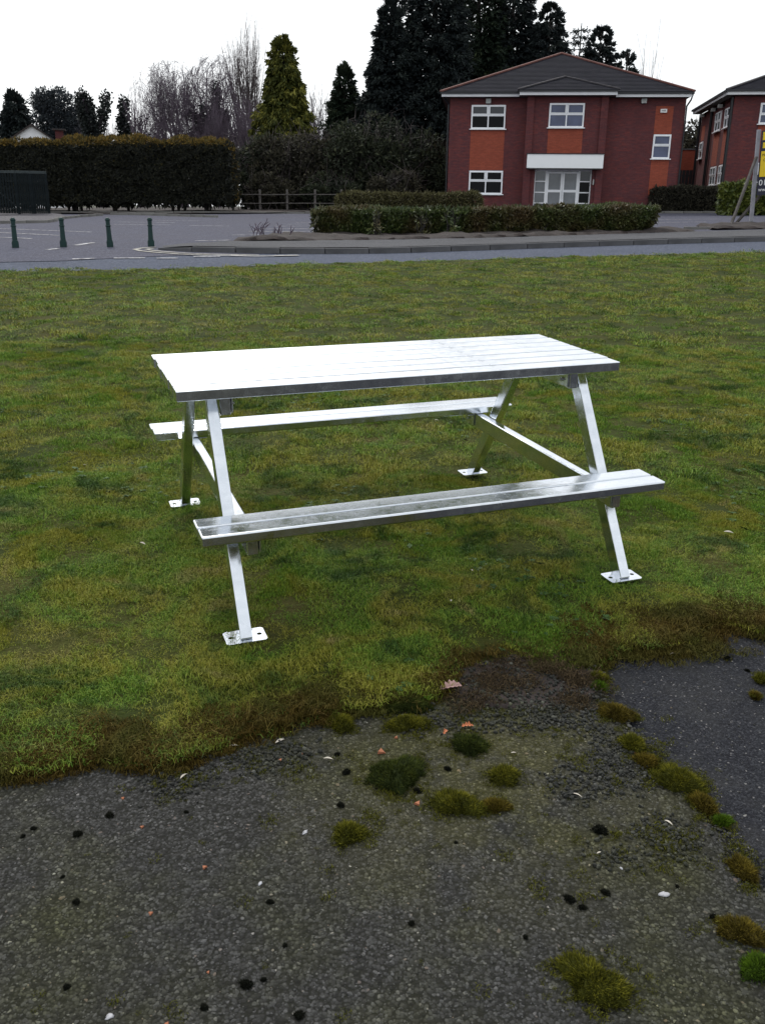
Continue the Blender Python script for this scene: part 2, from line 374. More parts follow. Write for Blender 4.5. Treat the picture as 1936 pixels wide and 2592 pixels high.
def lawn_dz(x, y):
    P = np.c_[x, y]
    return .022*(vnoise(P, 2.3, 1)-.5)+.035*(vnoise(P, .6, 2)-.5)*sm(y, 2.2, 4.5)+.028*(vnoise(P, 5.5, 9)-.5)+.03*sm(y, 11, 13.5)
# lawn soil / moss layer
m, nt, b = nmat('mossy_turf', (.04, .045, .012), .95, 0, .1); N = NT(nt); p = N.pos()
f = N.noise(p, 2.2, 6, .6); c = N.ramp(f, [(.3, (.022, .036, .007)), (.5, (.045, .055, .010)), (.7, (.075, .065, .018))])
c = N.mix(N.fr(N.noise(p, 60, 3), .3, .7, 0, .5), c, (.02, .022, .006)); N.l(c, b.inputs['Base Color']); N.bump(N.noise(p, 45, 4), b, .9, .02); M['turf'] = m
sheet('lawn', LAWN, lawn_dz, .22, M['turf'], edge_drop=.035, kind='structure')
# old paving with exposed aggregate
m, nt, b = nmat('weathered_aggregate_paving', (.06, .06, .06), .9, 0, .15); N = NT(nt); p = N.pos()
pw = N.n('ShaderNodeVectorMath', operation='ADD'); nz = N.n('ShaderNodeTexNoise'); nz.inputs['Scale'].default_value = 60; N.l(p, nz.inputs[0])
sc = N.n('ShaderNodeVectorMath', operation='SCALE'); sc.inputs['Scale'].default_value = .008; N.l(nz.outputs['Color'], sc.inputs[0]); N.l(p, pw.inputs[0]); N.l(sc.outputs[0], pw.inputs[1]); pp = pw.outputs[0]
v1 = N.vor(pp, 125); v2 = N.vor(pp, 260); s1 = N.n('ShaderNodeSeparateColor'); N.l(v1.outputs['Color'], s1.inputs[0]); s2 = N.n('ShaderNodeSeparateColor'); N.l(v2.outputs['Color'], s2.inputs[0])
c = N.ramp(s1.outputs[0], [(0, (.013, .013, .012)), (.35, (.026, .0258, .0245)), (.75, (.044, .0435, .042)), (.96, (.068, .0675, .066)), (1, (.12, .118, .115))])
c = N.mix(N.fr(s2.outputs[0], .55, 1, 0, .5), c, (.028, .027, .024))
edge = N.ramp(v1.outputs['Distance'], [(.45, (0, 0, 0)), (.75, (1, 1, 1))]); c = N.mix(edge, c, (.016, .016, .013))
al = N.noise(p, 2.3, 6, .62); alg = N.ramp(al, [(.47, (0, 0, 0)), (.66, (.8, .8, .8))])
c = N.mix(alg, c, N.mix(1.0, c, (1.08, 1.12, .55), 'MULTIPLY'))
vd = N.n('ShaderNodeVectorMath', operation='DISTANCE'); fl_ = N.mapv(p, (1, 1, 0)); N.l(fl_, vd.inputs[0]); vd.inputs[1].default_value = (.30, 2.14, 0)
am = N.math('MULTIPLY', N.fr(vd.outputs['Value'], .70, .10, 0, 1), N.ramp(N.noise(p, 5.5, 6, .65), [(.36, (0, 0, 0)), (.56, (.95, .95, .95))])); c = N.mix(am, c, N.mix(1.0, N.mix(.25, c, (.055, .054, .03)), (1.4, 1.36, .72), 'MULTIPLY'))
li = N.ramp(N.noise(p, 3.6, 5, .6), [(.60, (0, 0, 0)), (.74, (.5, .5, .5))]); c = N.mix(li, c, N.mix(1.0, c, (1.9, 1.85, 1.7), 'MULTIPLY'))
N.l(c, b.inputs['Base Color'])
h = N.math('ADD', N.math('MULTIPLY', v1.outputs['Distance'], -1.0), N.math('MULTIPLY', N.noise(p, 400, 3), .4)); N.bump(h, b, .8, .004); M['paving'] = m
def roll_dz(x, y): return -.018+.012*(vnoise(np.c_[x, y], 1.7, 3)-.5)
pad_poly = [(-6, -2), (2.5, -2)]+SEAM[::-1][1:]+[(.85, 2.85), (.0, 2.75), (-1, 2.4), (-3, 2.1), (-6, 1.7)]
sheet('old_paving', pad_poly, roll_dz, .12, M['paving'], edge_drop=.02, kind='structure')
# newer tarmac on the right
m, nt, b = nmat('smooth_dark_tarmac', (.04, .042, .05), .9, 0, .12); N = NT(nt); p = N.pos()
v1 = N.vor(p, 210); s1 = N.n('ShaderNodeSeparateColor'); N.l(v1.outputs['Color'], s1.inputs[0])
c = N.ramp(s1.outputs[0], [(0, (.010, .0105, .013)), (.6, (.020, .021, .026)), (.93, (.036, .038, .044)), (.985, (.06, .06, .065)), (1, (.22, .21, .2))])
c = N.mix(N.ramp(N.noise(p, 2.6, 6, .6), [(.50, (0, 0, 0)), (.72, (.5, .5, .5))]), c, (.055, .054, .05)); N.l(c, b.inputs['Base Color'])
N.bump(N.math('SUBTRACT', N.noise(p, 300, 3), v1.outputs['Distance']), b, .7, .003); M['tarmac'] = m
sheet('tarmac_path', [(s[0]-.06, s[1]) for s in SEAM]+[(9, -2), (9, 3.4), (2, 3.2), (.62, 3.1)], lambda x, y: -.030+.008*(vnoise(np.c_[x, y], 1.3, 5)-.5), .15, M['tarmac'], kind='structure')
sheet('bare_earth', DIRT, lambda x, y: -.012+.022*(vnoise(np.c_[x, y], 11, 8)-.3), .02, M['soil'], edge_drop=.02, kind='structure')

# road, car park, footway
KERB = [(-4.75, 19.32), (-4.55, 19.10), (-4.27, 18.97), (-3.76, 18.88), (-2.63, 18.80), (-1.56, 18.84), (.09, 19.2), (1.71, 19.8), (3.71, 20.55), (5.68, 21.3), (9.11, 22.4), (14, 24.0), (18, 25.3)]
ROADP = [(-30, 5), (-14, 11.0), (-6, 14.0), (0, 16.2), (8, 18.5), (18, 20.8), (18, 26), (9, 23), (-1, 19.6), (-4.5, 19.8), (-8, 18.5), (-30, 12)]
sheet('road', ROADP, -.012, 1.0, M['road'], kind='structure')
car_park = sheet('car_park', [(-30, 8.4), (-14, 13.7), (-5.9, 16.7), (-4.4, 17.9), (-3.4, 18.5), (-1.5, 18.95), (.09, 19.3), (3.7, 20.65), (9.1, 22.5), (18, 25.4), (20, 46), (-3.6, 46.2), (-9, 49), (-30, 50)], -.004, 1.5, M['carpark'], kind='structure')
strip('road_edge_strip', [(-2.6, 15.93), (-.05, 16.86), (2.45, 17.70), (4.86, 18.33), (7.66, 19.0), (16, 20.95)], .34, -.004, M['patch'], None, kind='structure')
def kd(x, y): return np.clip(y-np.interp(x, [k[0] for k in KERB], [k[1] for k in KERB]), 0, 9)
kin = offset(KERB, .12)
sheet('footway', [tuple(q) for q in kin]+[(18, 30), (11.2, 27.6), (6.8, 25.7), (2.24, 23.7), (.23, 23.2), (-1.68, 22.5), (-3.7, 21.9), (-4.4, 21.0), (-4.8, 19.9)], lambda x, y: .102*(1-np.clip(kd(x, y)/2.4, 0, 1))*(.25+.75*sm(x, -4.9, -3.9))+.012, .3, M['footway'], kind='structure')
bedn = lambda x, y: .05+.10*(vnoise(np.c_[x, y], 1.7, 11)-.35)+.08*(vnoise(np.c_[x, y], 5, 12)-.5)
sheet('planting_bed', [(-3.75, 21.8), (-1.68, 22.4), (.23, 23.1), (2.24, 23.6), (6.8, 25.6), (8.9, 26.7), (8.6, 27.9), (3, 27.2), (-1, 26.5), (-2.25, 25.2)], bedn, .22, M['soil'], edge_drop=.07, kind='structure')
sheet('planting_bed', [(9.6, 27.5), (11.2, 28.0), (18, 30.6), (18, 33), (11.6, 31.6), (10.0, 30.2)], bedn, .25, M['soil'], edge_drop=.07, kind='structure')
sheet('gravel_bed', [(-30, 46), (-30, 30.8), (-12.67, 30.6), (-11.6, 31.85), (-12.76, 36.3), (-14, 41), (-16, 46)], lambda x, y: .03+.10*(vnoise(np.c_[x, y], 1.1, 13)-.3), .8, M['gravelbed'], edge_drop=.05, kind='structure')
sheet('verge', [(-30, 46.0), (-16, 45.6), (-12, 44.6), (-7.2, 45.6), (-3.6, 46.1), (3.2, 46.6), (3.2, 62), (-30, 62)], lambda x, y: .04+.12*(vnoise(np.c_[x, y], .8, 14)-.4), 1.0, M['soil'], kind='structure')
# kerb stones one by one
kerb = empty('kerb', (0, 0, 0), kind='structure')
kp = resample(KERB, .915); kp = np.r_[kp]
kme = {}
for i in range(len(kp)-1):
    a, b2 = kp[i], kp[i+1]; d = b2-a; L = float(np.linalg.norm(d)); ang = math.atan2(d[1], d[0])
    nvec = np.array([-math.sin(ang), math.cos(ang)]); mid = (a+b2)/2+nvec*.0625
    za, zb = gzf(*a), gzf(*b2)
    drop = -.04 if i == 0 else 0
    me = rbox('kerb_stone', L-.016, .125, .26, .014, 2)
    o = obj('kerb_stone', me, M['kerb'], kerb, (mid[0], mid[1], (za+zb)/2-.012+.115-.13+drop+rng.normal(0, .003)), (0, -math.atan2(zb-za, L)-(.045 if i == 0 else 0), ang+rng.normal(0, .003)))
# pale edging stones at the back of the car park
edging = empty('edging_kerb', (0, 0, 0), kind='structure')
for path in ([(-12.67, 30.6), (-11.6, 31.85), (-12.0, 34), (-12.76, 36.3), (-13.2, 40), (-13, 43.5)], [(-13, 44.2), (-11.9, 44.0), (-9.4, 41.9), (-6.92, 39.6)], [(-30, 46.6), (-20, 46.4), (-9, 46.3), (-3.6, 45.9), (3, 46.2)], [(8.9, 27.9), (10.2, 28.4)], [(11.5, 45.3), (18, 45.2)]):
    q = resample(path, .93)
    for a, b2 in zip(q[:-1], q[1:]):
        mid = (a+b2)/2; obj('edging_stone', rbox('edging_stone', .9, .13, .3, .01, 1), M['pale_kerb'], edging, (mid[0], mid[1], gzf(*mid)-.06+rng.normal(0, .008)), (0, 0, math.atan2(b2[1]-a[1], b2[0]-a[0])))
# painted lines
def line(a, b2, wd=.10, mat='paint', nm='painted_line'): return strip(nm, [a, ((a[0]+b2[0])/2, (a[1]+b2[1])/2), b2], wd, .004, M[mat], car_park)
for a, b2 in [((-13, 27.5), (-7.95, 25.17)), ((-12.2, 25.5), (-8.22, 23.4)), ((-11.2, 23.1), (-8.39, 22.05)), ((-8.91, 30.63), (-7.0, 30.45)), ((-9.52, 33.27), (-7.4, 32.8)), ((-8.84, 35.46), (-7.0, 35.0)), ((-6.32, 30.06), (-5.0, 29.9)),
              ((-4.05, 24.5), (-1.2, 25.1)), ((-3.89, 26.44), (-1.2, 27.0)), ((-3.71, 28.04), (-1.2, 28.7)), ((-3.57, 29.94), (-1.2, 30.8)), ((-3.36, 31.8), (-1.2, 32.6)), ((-3.18, 33.28), (-1.2, 34.0)), ((-4.5, 21.95), (-3.72, 22.34)), ((8.5, 33.0), (11.5, 33.6)), ((9.5, 36.0), (13, 36.6))]: line(a, b2)
for a, b2 in [((-6.95, 18.99), (-6.80, 19.26)), ((-6.76, 20.2), (-6.6, 21.0))]: line(a, b2, .14)
for a, b2 in [((-5.77, 17.0), (-5.42, 17.2)), ((-5.09, 17.3), (-4.53, 17.41)), ((-4.31, 17.39), (-3.92, 17.45)), ((-3.70, 17.83), (-3.21, 17.93)), ((-3.04, 18.2), (-2.55, 18.3)), ((-2.2, 18.27), (-1.74, 18.4))]: line(a, b2, .12)
cl = [(-4.95, 19.95), (-5.16, 19.65), (-5.22, 19.29), (-5.02, 18.95), (-4.64, 18.63), (-4.1, 18.3), (-3.6, 18.12), (-2.52, 18.03), (-1.71, 18.32)]
strip('painted_line', cl, .11, .007, M['cream'], car_park)
strip('painted_line', [tuple(q) for q in offset(cl[1:8], .24)], .10, .007, M['cream'], car_park)
#@@TABLE@@
# ================================================================== PICNIC TABLE
T = empty('picnic_table', (.0055, 3.695, .1706), (.0442, -.0132, .3564), label='galvanised steel picnic table with two slatted benches standing on the lawn', cat='picnic table')
ST = M['steel']
def part(name, me, loc=(0, 0, 0), parent=T, rot=(0, 0, 0), mat=None): return obj(name, me, mat or ST, parent, loc, rot)
HT, HB, TH = .808, .415, .038
SW = .085; pitch_ = (.675-SW)/6
for i in range(7):
    part('tabletop_slat', rbox('tabletop_slat', 1.8+rng.normal(0, .002), SW, TH, .003, 2), (rng.normal(0, .002), -.3375+SW/2+i*pitch_, HT-TH/2+rng.normal(0, .0006)), mat=M['steel_top'])
for o in T.children:
    o.data.materials.append(ST)
    for f in o.data.polygons: f.material_index = 0 if f.normal.z > .5 else 1
for s in (-1, 1):
    for q in (0, 1):
        part('bench_slat', rbox('bench_slat', 1.795, .0805, TH, .006, 3), (rng.normal(0, .002), s*(.5465+.04025+q*.0895), HB-TH/2))
LW, LD = .042, .062
for e in (-1, 1):
    u = e*.765
    for s in (-1, 1):
        a = Vector((u, s*.695, .006)); b2 = Vector((u, s*.215, HT-TH-.001))
        lg = part('leg', bar('leg', a-(b2-a).normalized()*.0, b2, LD, LW, .004, upv=(1, 0, 0)))
        # base plate with two bolt holes
        bm = bmesh.new(); hx, hy, t = .071, .046, .006
        ring = [(-hx+.008, -hy), (hx-.008, -hy), (hx, -hy+.008), (hx, hy-.008), (hx-.008, hy), (-hx+.008, hy), (-hx, hy-.008), (-hx, -hy+.008)]
        vs_ = [bm.verts.new((x, y, t)) for x, y in ring]; es = [bm.edges.new((vs_[i], vs_[(i+1) % 8])) for i in range(8)]
        for cx in (-.05, .05):
            hv = [bm.verts.new((cx+.0085*math.cos(a_), .0085*math.sin(a_), t)) for a_ in np.linspace(0, 2*math.pi, 12, endpoint=False)]
            es += [bm.edges.new((hv[i], hv[(i+1) % 12])) for i in range(12)]
        bmesh.ops.triangle_fill(bm, use_beauty=True, use_dissolve=False, edges=es)
        ex = bmesh.ops.extrude_face_region(bm, geom=list(bm.faces))
        for v in [x for x in ex['geom'] if isinstance(x, bmesh.types.BMVert)]: v.co.z -= t
        bmesh.ops.recalc_face_normals(bm, faces=bm.faces)
        part('base_plate', bm_mesh(bm, 'base_plate'), (u, s*.69, .012), lg)
        # weld fillet at the foot
        part('weld', bar('weld', (u-.024, s*.69-.034*s, .020), (u+.024, s*.69-.034*s, .020), .008, .008, .003), (0, 0, 0), lg)
    ub = u-e*.049
    # bearers: under the top and under the benches, on the inner side of the legs
    tb = part('top_bearer', rbox('top_bearer', .040, .56, .073, .004), (ub+e*.003, 0, HT-TH-.038))
    bb = part('bench_bearer', rbox('bench_bearer', .040, 1.32, .070, .004), (ub+e*.003, 0, HB-TH-.036))
    for s in (-1, 1):
        part('end_cap', rbox('end_cap', .036, .006, .069, .002), (0, s*.282, 0), tb)
        part('end_cap', rbox('end_cap', .036, .006, .066, .002), (0, s*.662, 0), bb)
        for vv, zz, hh, wd in ((s*.24, HT-TH-.036, .062, .08), (s*.615, HB-TH-.034, .058, .10)):
            g = part('bracket', rbox('bracket', .006, wd, hh, .002), (ub-e*.0215, vv, zz))
            part('bracket_flange', rbox('bracket_flange', .034, wd, .006, .002), (-e*.018, 0, hh/2-.004), g)
            part('bolt', lathe('bolt', [(.0085, -.001), (.0085, .006), (.006, .0065), (.006, .012), (.004, .014)], 6), (-e*.003, 0, -.004), g, (0, -e*R(90), 0))
#@@FOREGROUND@@
# ================================================================== GRASS
def tuft(name, n, rad, hmin, hmax, wid, lean, seed, tlo=0, thi=1):
    g = np.random.default_rng(seed); a = g.random(n)*2*np.pi; r_ = rad*np.sqrt(g.random(n))
    B = np.c_[r_*np.cos(a), r_*np.sin(a), np.full(n, -.004)]
    h = g.uniform(hmin, hmax, n); az = g.random(n)*2*np.pi; ln = np.abs(g.normal(lean, .25, n))
    D = np.c_[np.cos(az), np.sin(az), np.zeros(n)]; S = np.c_[-np.sin(az), np.cos(az), np.zeros(n)]
    az2 = g.normal(0, .9, n); S = S*np.cos(az2)[:, None]+D*np.sin(az2)[:, None]
    m1 = B+D*(h*ln*.35)[:, None]+np.array([0, 0, 1])*(h*.6)[:, None]
    tp = B+D*(h*ln)[:, None]+np.array([0, 0, 1])*(h*np.clip(1-.35*ln, .35, 1))[:, None]
    w_ = (wid*g.uniform(.6, 1.3, n))[:, None]
    V = np.stack([B-S*w_, B+S*w_, m1+S*w_*.75, m1-S*w_*.75, tp], 1).reshape(-1, 3)
    k = np.arange(n)[:, None]*5; Fq = np.concatenate([k+[0, 1, 2], k+[0, 2, 3], k+[3, 2, 4]])
    return np_mesh(name, V, Fq, True, np.repeat(g.uniform(tlo, thi, n), 5))
m, nt, b = nmat('grass_blade', (.08, .1, .02), .6, 0, .15); N = NT(nt); p = N.pos()
at = N.n('ShaderNodeAttribute'); at.attribute_name = 'tint'
gr = N.ramp(at.outputs['Fac'], [(0, (.060, .146, .012)), (.5, (.129, .224, .021)), (1, (.249, .327, .047))])
ol = N.ramp(at.outputs['Fac'], [(0, (.138, .155, .014)), (.5, (.241, .237, .026)), (1, (.353, .331, .065))])
st = N.ramp(at.outputs['Fac'], [(0, (.206, .155, .052)), (.6, (.335, .267, .107)), (1, (.447, .370, .181))])
dk = N.ramp(at.outputs['Fac'], [(0, (.015, .047, .007)), (.6, (.036, .084, .012)), (1, (.073, .133, .021))])
f1 = N.noise(p, 2.6, 6, .65, .8); f2 = N.noise(p, 3.4, 6, .65, 1.2); f3 = N.noise(p, 2.9, 6, .68, .5)
c = N.mix(N.ramp(f1, [(.44, (0, 0, 0)), (.58, (1, 1, 1))]), gr, ol)
c = N.mix(N.ramp(f2, [(.57, (0, 0, 0)), (.69, (.7, .7, .7))]), c, st)
c = N.mix(N.ramp(f3, [(.52, (0, 0, 0)), (.62, (.9, .9, .9))]), c, dk); N.l(c, b.inputs['Base Color']); M['grass'] = m
protos = [tuft('grass_tuft', 70, .055, .008, .024, .0011, .9, 100+i, 0, 1) for i in range(8)]
protos += [tuft('moss_tuft', 110, .05, .007, .015, .0012, .6, 200+i, 0, .8) for i in range(4)]
def lawn_points(n, x0, x1, y0, y1):
    P = np.c_[rng.uniform(x0, x1, n), rng.uniform(y0, y1, n)]
    return P
def keep(P):
    ok = in_poly(P, LAWN) & ~in_poly(P, DIRT)
    for (fx, fy) in ((-.473, 2.789), (-.949, 4.067), (.96, 3.322), (.484, 4.601)):
        d = P-np.array([fx, fy]); u = d[:, 0]*.937+d[:, 1]*.349; v = -d[:, 0]*.349+d[:, 1]*.937
        ok &= ~((np.abs(u) < .066) & (np.abs(v) < .040))
    return P[ok]
PTS, SCL, IDX = [], [], []
for n, x0, x1, y0, y1, s0, zs in ((27000, -3.3, 4.0, 1.5, 4.6, .95, 1.0), (15000, -5.2, 6.0, 4.6, 8.5, 1.35, 1.0), (13500, -9.5, 11, 8.5, 20.5, 2.2, .75)):
    P = keep(lawn_points(n, x0, x1, y0, y1)); h = vnoise(P, 3.1, 21)*.7+vnoise(P, 9, 22)*.5
    s = s0*(.7+.55*h)*rng.uniform(.85, 1.15, len(P))
    PTS.append(np.c_[P, gz(P[:, 0], P[:, 1])+lawn_dz(P[:, 0], P[:, 1])]); SCL.append(np.c_[s, s, s*zs*(.55+.75*h)])
    mossy = vnoise(P, 2.2, 23)+vnoise(P, 7, 24)*.4 > .85
    IDX.append(np.where(mossy, rng.integers(8, 12, len(P)), rng.integers(0, 8, len(P))))
PTS = np.concatenate(PTS); SCL = np.concatenate(SCL); IDX = np.concatenate(IDX)
scatter('lawn_grass', PTS, np.c_[rng.normal(0, .12, len(PTS)), rng.normal(0, .12, len(PTS)), rng.random(len(PTS))*6.28], SCL, IDX, protos, M['grass'], label='short mossy winter grass covering the lawn', cat='grass', kind='stuff')
def rosette(name, seed):
    g = np.random.default_rng(seed); V = []; Fq = []
    for i in range(7):
        a = i*.9+g.normal(0, .2); L = g.uniform(.018, .034); wd = L*.32; d = np.array([math.cos(a), math.sin(a), 0]); q = np.array([-d[1], d[0], 0]); k = len(V); lift = g.uniform(.2, .6)
        V += [d*.003, d*L*.5+q*wd+[0, 0, L*lift*.6], d*L+[0, 0, L*lift*.55], d*L*.5-q*wd+[0, 0, L*lift*.6]]; Fq.append((k, k+1, k+2, k+3))
    return np_mesh(name, V, Fq, True, np.repeat(g.random(7), 4))
M['weed'] = leafmat('weed_leaf', [(0, (.02, .055, .014)), (.6, (.04, .085, .022)), (1, (.07, .12, .035))], .6, .15)
Pw = rng.uniform([-2.6, 1.9], [3.2, 6.5], (2600, 2)); Pw = keep(Pw[vnoise(Pw, 1.6, 51) > .7]); n = len(Pw); s = rng.uniform(.35, .8, n)
scatter('lawn_weeds', np.c_[Pw, gz(Pw[:, 0], Pw[:, 1])+lawn_dz(Pw[:, 0], Pw[:, 1])+.009], np.c_[rng.normal(0, .15, (n, 2)), rng.random(n)*6.28], np.c_[s, s, s], rng.integers(0, 5, n), [rosette('weed_rosette', 330+i) for i in range(5)], M['weed'], label='small broad leaved weeds and clover among the lawn grass', cat='weeds', kind='stuff')
# brown moss and longer grass hanging over the paving edge
M['edge_moss'] = leafmat('brown_edge_moss', [(0, (.038, .024, .005)), (.5, (.07, .046, .008)), (.85, (.11, .078, .015)), (1, (.2, .15, .05))], .8, .1, 5, (.065, .07, .014))
ep = [tuft('edge_tuft', 110, .042, .007, .017, .0012, .7, 300+i, 0, .8) for i in range(4)]+[tuft('edge_grass', 16, .04, .02, .05, .001, 1.1, 310+i, .6, 1) for i in range(3)]
EA = np.array([e for e in EDGE if -3 < e[0] < 4]); k = rng.integers(0, len(EA), 5200)
dd = np.abs(rng.normal(0, .078, 5200))-.014; P = EA[k]+np.c_[rng.normal(0, .02, 5200), dd]
Wm = np.c_[rng.normal(.96, .11, 500), rng.normal(2.89, .065, 500)]; P = np.r_[P, Wm]; P = P[~in_poly(P, DIRT)]
far_ = np.clip(1-(P[:, 1]-np.interp(P[:, 0], EA[:, 0], EA[:, 1]))/.25, 0, 1)
idx = np.where(rng.random(len(P)) < .12, rng.integers(4, 7, len(P)), rng.integers(0, 4, len(P))); s = rng.uniform(.75, 1.25, len(P))
scatter('edge_moss', np.c_[P, gz(P[:, 0], P[:, 1])+.004-.022*(P[:, 1] < np.interp(P[:, 0], EA[:, 0], EA[:, 1])+.01)], np.c_[rng.normal(-.15, .15, len(P)), rng.normal(0, .15, len(P)), rng.random(len(P))*6.28], np.c_[s, s, s], idx, ep, M['edge_moss'], label='brown moss and ragged grass along the paving edge', cat='moss', kind='stuff')

Pd = rng.uniform([.2, 2.38], [.75, 2.75], (420, 2)); Pd = Pd[in_poly(Pd+rng.normal(0, .03, Pd.shape), DIRT) & (vnoise(Pd, 9, 41) > .42)]; n = len(Pd); s = rng.uniform(.6, 1.1, n)
M['dead'] = leafmat('dead_brown_grass', [(0, (.024, .017, .009)), (.5, (.05, .035, .018)), (1, (.12, .085, .045))], .85, .1)
scatter('dead_grass', np.c_[Pd, gz(Pd[:, 0], Pd[:, 1])-.006], np.c_[rng.normal(0, .3, n), rng.normal(0, .3, n), rng.random(n)*6.28], np.c_[s, s, s*.9], rng.integers(0, 4, n), [tuft('dead_tuft', 55, .035, .008, .026, .0011, 1.2, 320+i, 0, 1) for i in range(4)], M['dead'], label='brown dead grass and roots on the bare earth', cat='dead grass', kind='stuff')
# ================================================================== STONES
def pebble(name, seed, flat):
    bm = bmesh.new(); bmesh.ops.create_icosphere(bm, subdivisions=1, radius=.5); g = np.random.default_rng(seed)
    for v in bm.verts: v.co *= 1+g.normal(0, .14); v.co.z *= flat
    sx = g.uniform(.8, 1.25)
    for v in bm.verts: v.co.x *= sx
    return bm_mesh(bm, name)
def stonemat(name, stops, rough=.75, alg_on=True):
    m, nt, b = nmat(name, stops[0][1], rough, 0, .35); N = NT(nt)
    oi = N.n('ShaderNodeObjectInfo'); c = N.ramp(oi.outputs['Random'], stops, 'LINEAR')
    c = N.mix(N.fr(N.noise(N.pos(), 220, 3), .3, .7, 0, .45), c, (.02, .02, .018))
    alg = N.ramp(N.noise(N.pos(), 2.3, 6, .62), [(.47, (0, 0, 0)), (.66, (.8, .8, .8))]); c = N.mix(alg, c, N.mix(1.0, c, (1.08, 1.12, .55), 'MULTIPLY'))
    vd = N.n('ShaderNodeVectorMath', operation='DISTANCE'); N.l(N.mapv(N.pos(), (1, 1, 0)), vd.inputs[0]); vd.inputs[1].default_value = (.30, 2.14, 0)
    am = N.math('MULTIPLY', N.fr(vd.outputs['Value'], .70, .10, 0, 1), N.ramp(N.noise(N.pos(), 5.5, 6, .65), [(.36, (0, 0, 0)), (.56, (.9, .9, .9))])); c = N.mix(am, c, N.mix(1.0, N.mix(.15, c, (.055, .054, .03)), (1.45, 1.4, .75), 'MULTIPLY')) if alg_on else c
    N.l(c, b.inputs['Base Color']); return m
M['stone'] = stonemat('paving_aggregate', [(0, (.018, .018, .0172)), (.45, (.034, .034, .033)), (.8, (.054, .054, .0535)), (.95, (.085, .085, .085)), (.985, (.11, .08, .062)), (1, (.26, .255, .245))])
M['gravel'] = stonemat('mossy_gravel', [(0, (.010, .011, .009)), (.5, (.019, .020, .016)), (.9, (.034, .035, .028)), (1, (.10, .10, .09))], alg_on=False)
sp_ = [pebble('aggregate_stone', 400+i, .45) for i in range(8)]
n = 68000; P = np.c_[rng.uniform(-1.9, 1.7, n), rng.uniform(.75, 2.65, n)]
ok = in_poly(P, pad_poly) & (P[:, 1] < np.interp(P[:, 0], EA[:, 0], EA[:, 1])+.03); ok &= vnoise(P, 14, 31)*.5+vnoise(P, 3, 32)*.6+rng.random(n)*.25 > .30
P = P[ok]; n = len(P); s = np.exp(rng.normal(math.log(.0062), .42, n)); s = np.clip(s, .0028, .017)
scatter('paving_aggregate', np.c_[P, gz(P[:, 0], P[:, 1])+roll_dz(P[:, 0], P[:, 1])-s*.15], np.c_[rng.normal(0, .18, n), rng.normal(0, .18, n), rng.random(n)*6.28], np.c_[s, s, s], rng.integers(0, 8, n), sp_, M['stone'], label='small grey stones bedded in the old paving surface', cat='stones', kind='stuff')
gp_ = [pebble('gravel_stone', 450+i, .8) for i in range(6)]
polys = [[(.007, 2.385), (.19, 2.428), (.515, 2.47), (.669, 2.482), (.679, 2.333), (.73, 2.156), (.753, 2.076), (.598, 2.004), (.465, 1.982), (.474, 2.108), (.616, 2.142), (.627, 2.284), (.495, 2.315), (.287, 2.309), (.114, 2.30)],
         [(.668, 1.916), (.747, 1.945), (.816, 1.861), (.789, 1.796), (.708, 1.771), (.654, 1.84)], [(.534, 1.821), (.661, 1.824), (.652, 1.769), (.525, 1.751)], [(-.643, 2.085), (-.47, 2.111), (-.449, 2.032), (-.592, 1.981)], [(-.455, 2.174), (-.292, 2.233), (-.19, 2.225), (-.196, 2.139), (-.338, 2.084)], DIRT]
GP, GS = [], []
for pi, pl in enumerate(polys):
    A = np.array(pl); lo, hi = A.min(0)-.05, A.max(0)+.05; n = int((hi-lo).prod()*(5000 if pi == 5 else 11000))
    P = rng.uniform(lo, hi, (n, 2)); j = P+rng.normal(0, .022, P.shape); P = P[in_poly(j, pl)]; s = np.clip(np.exp(rng.normal(math.log(.0095), .3, len(P))), .004, .018)
    GP.append(np.c_[P, gz(P[:, 0], P[:, 1])+(roll_dz(P[:, 0], P[:, 1])+s*.02+rng.random(len(P))*.003 if pi < 5 else -.010+.022*(vnoise(P, 11, 8)-.3))]); GS.append(s)
GP = np.concatenate(GP); s = np.concatenate(GS); n = len(s)
scatter('loose_gravel', GP, rng.normal(0, .6, (n, 3))*[1, 1, 5], np.c_[s, s, s], rng.integers(0, 6, n), gp_, M['gravel'], label='dark loose gravel lying in patches beside the tarmac seam', cat='gravel', kind='stuff')
n = 2600; P = np.c_[rng.uniform(.6, 2.4, n), rng.uniform(1.2, 3.0, n)]; tp = [(s_[0]+.02, s_[1]) for s_ in SEAM]+[(4, -2), (4, 2.8), (1.4, 2.9), (.9, 2.78)]
P = P[in_poly(P, tp)]; n = len(P); s = np.clip(np.exp(rng.normal(math.log(.0045), .4, n)), .0025, .012)
scatter('tarmac_chippings', np.c_[P, gz(P[:, 0], P[:, 1])-.030+.008*(vnoise(P, 1.3, 5)-.5)+s*.05], rng.normal(0, .3, (n, 3))*[1, 1, 9], np.c_[s, s, s], rng.integers(0, 8, n), sp_, M['stone'], label='fine stone chippings showing in the dark tarmac', cat='chippings', kind='stuff')

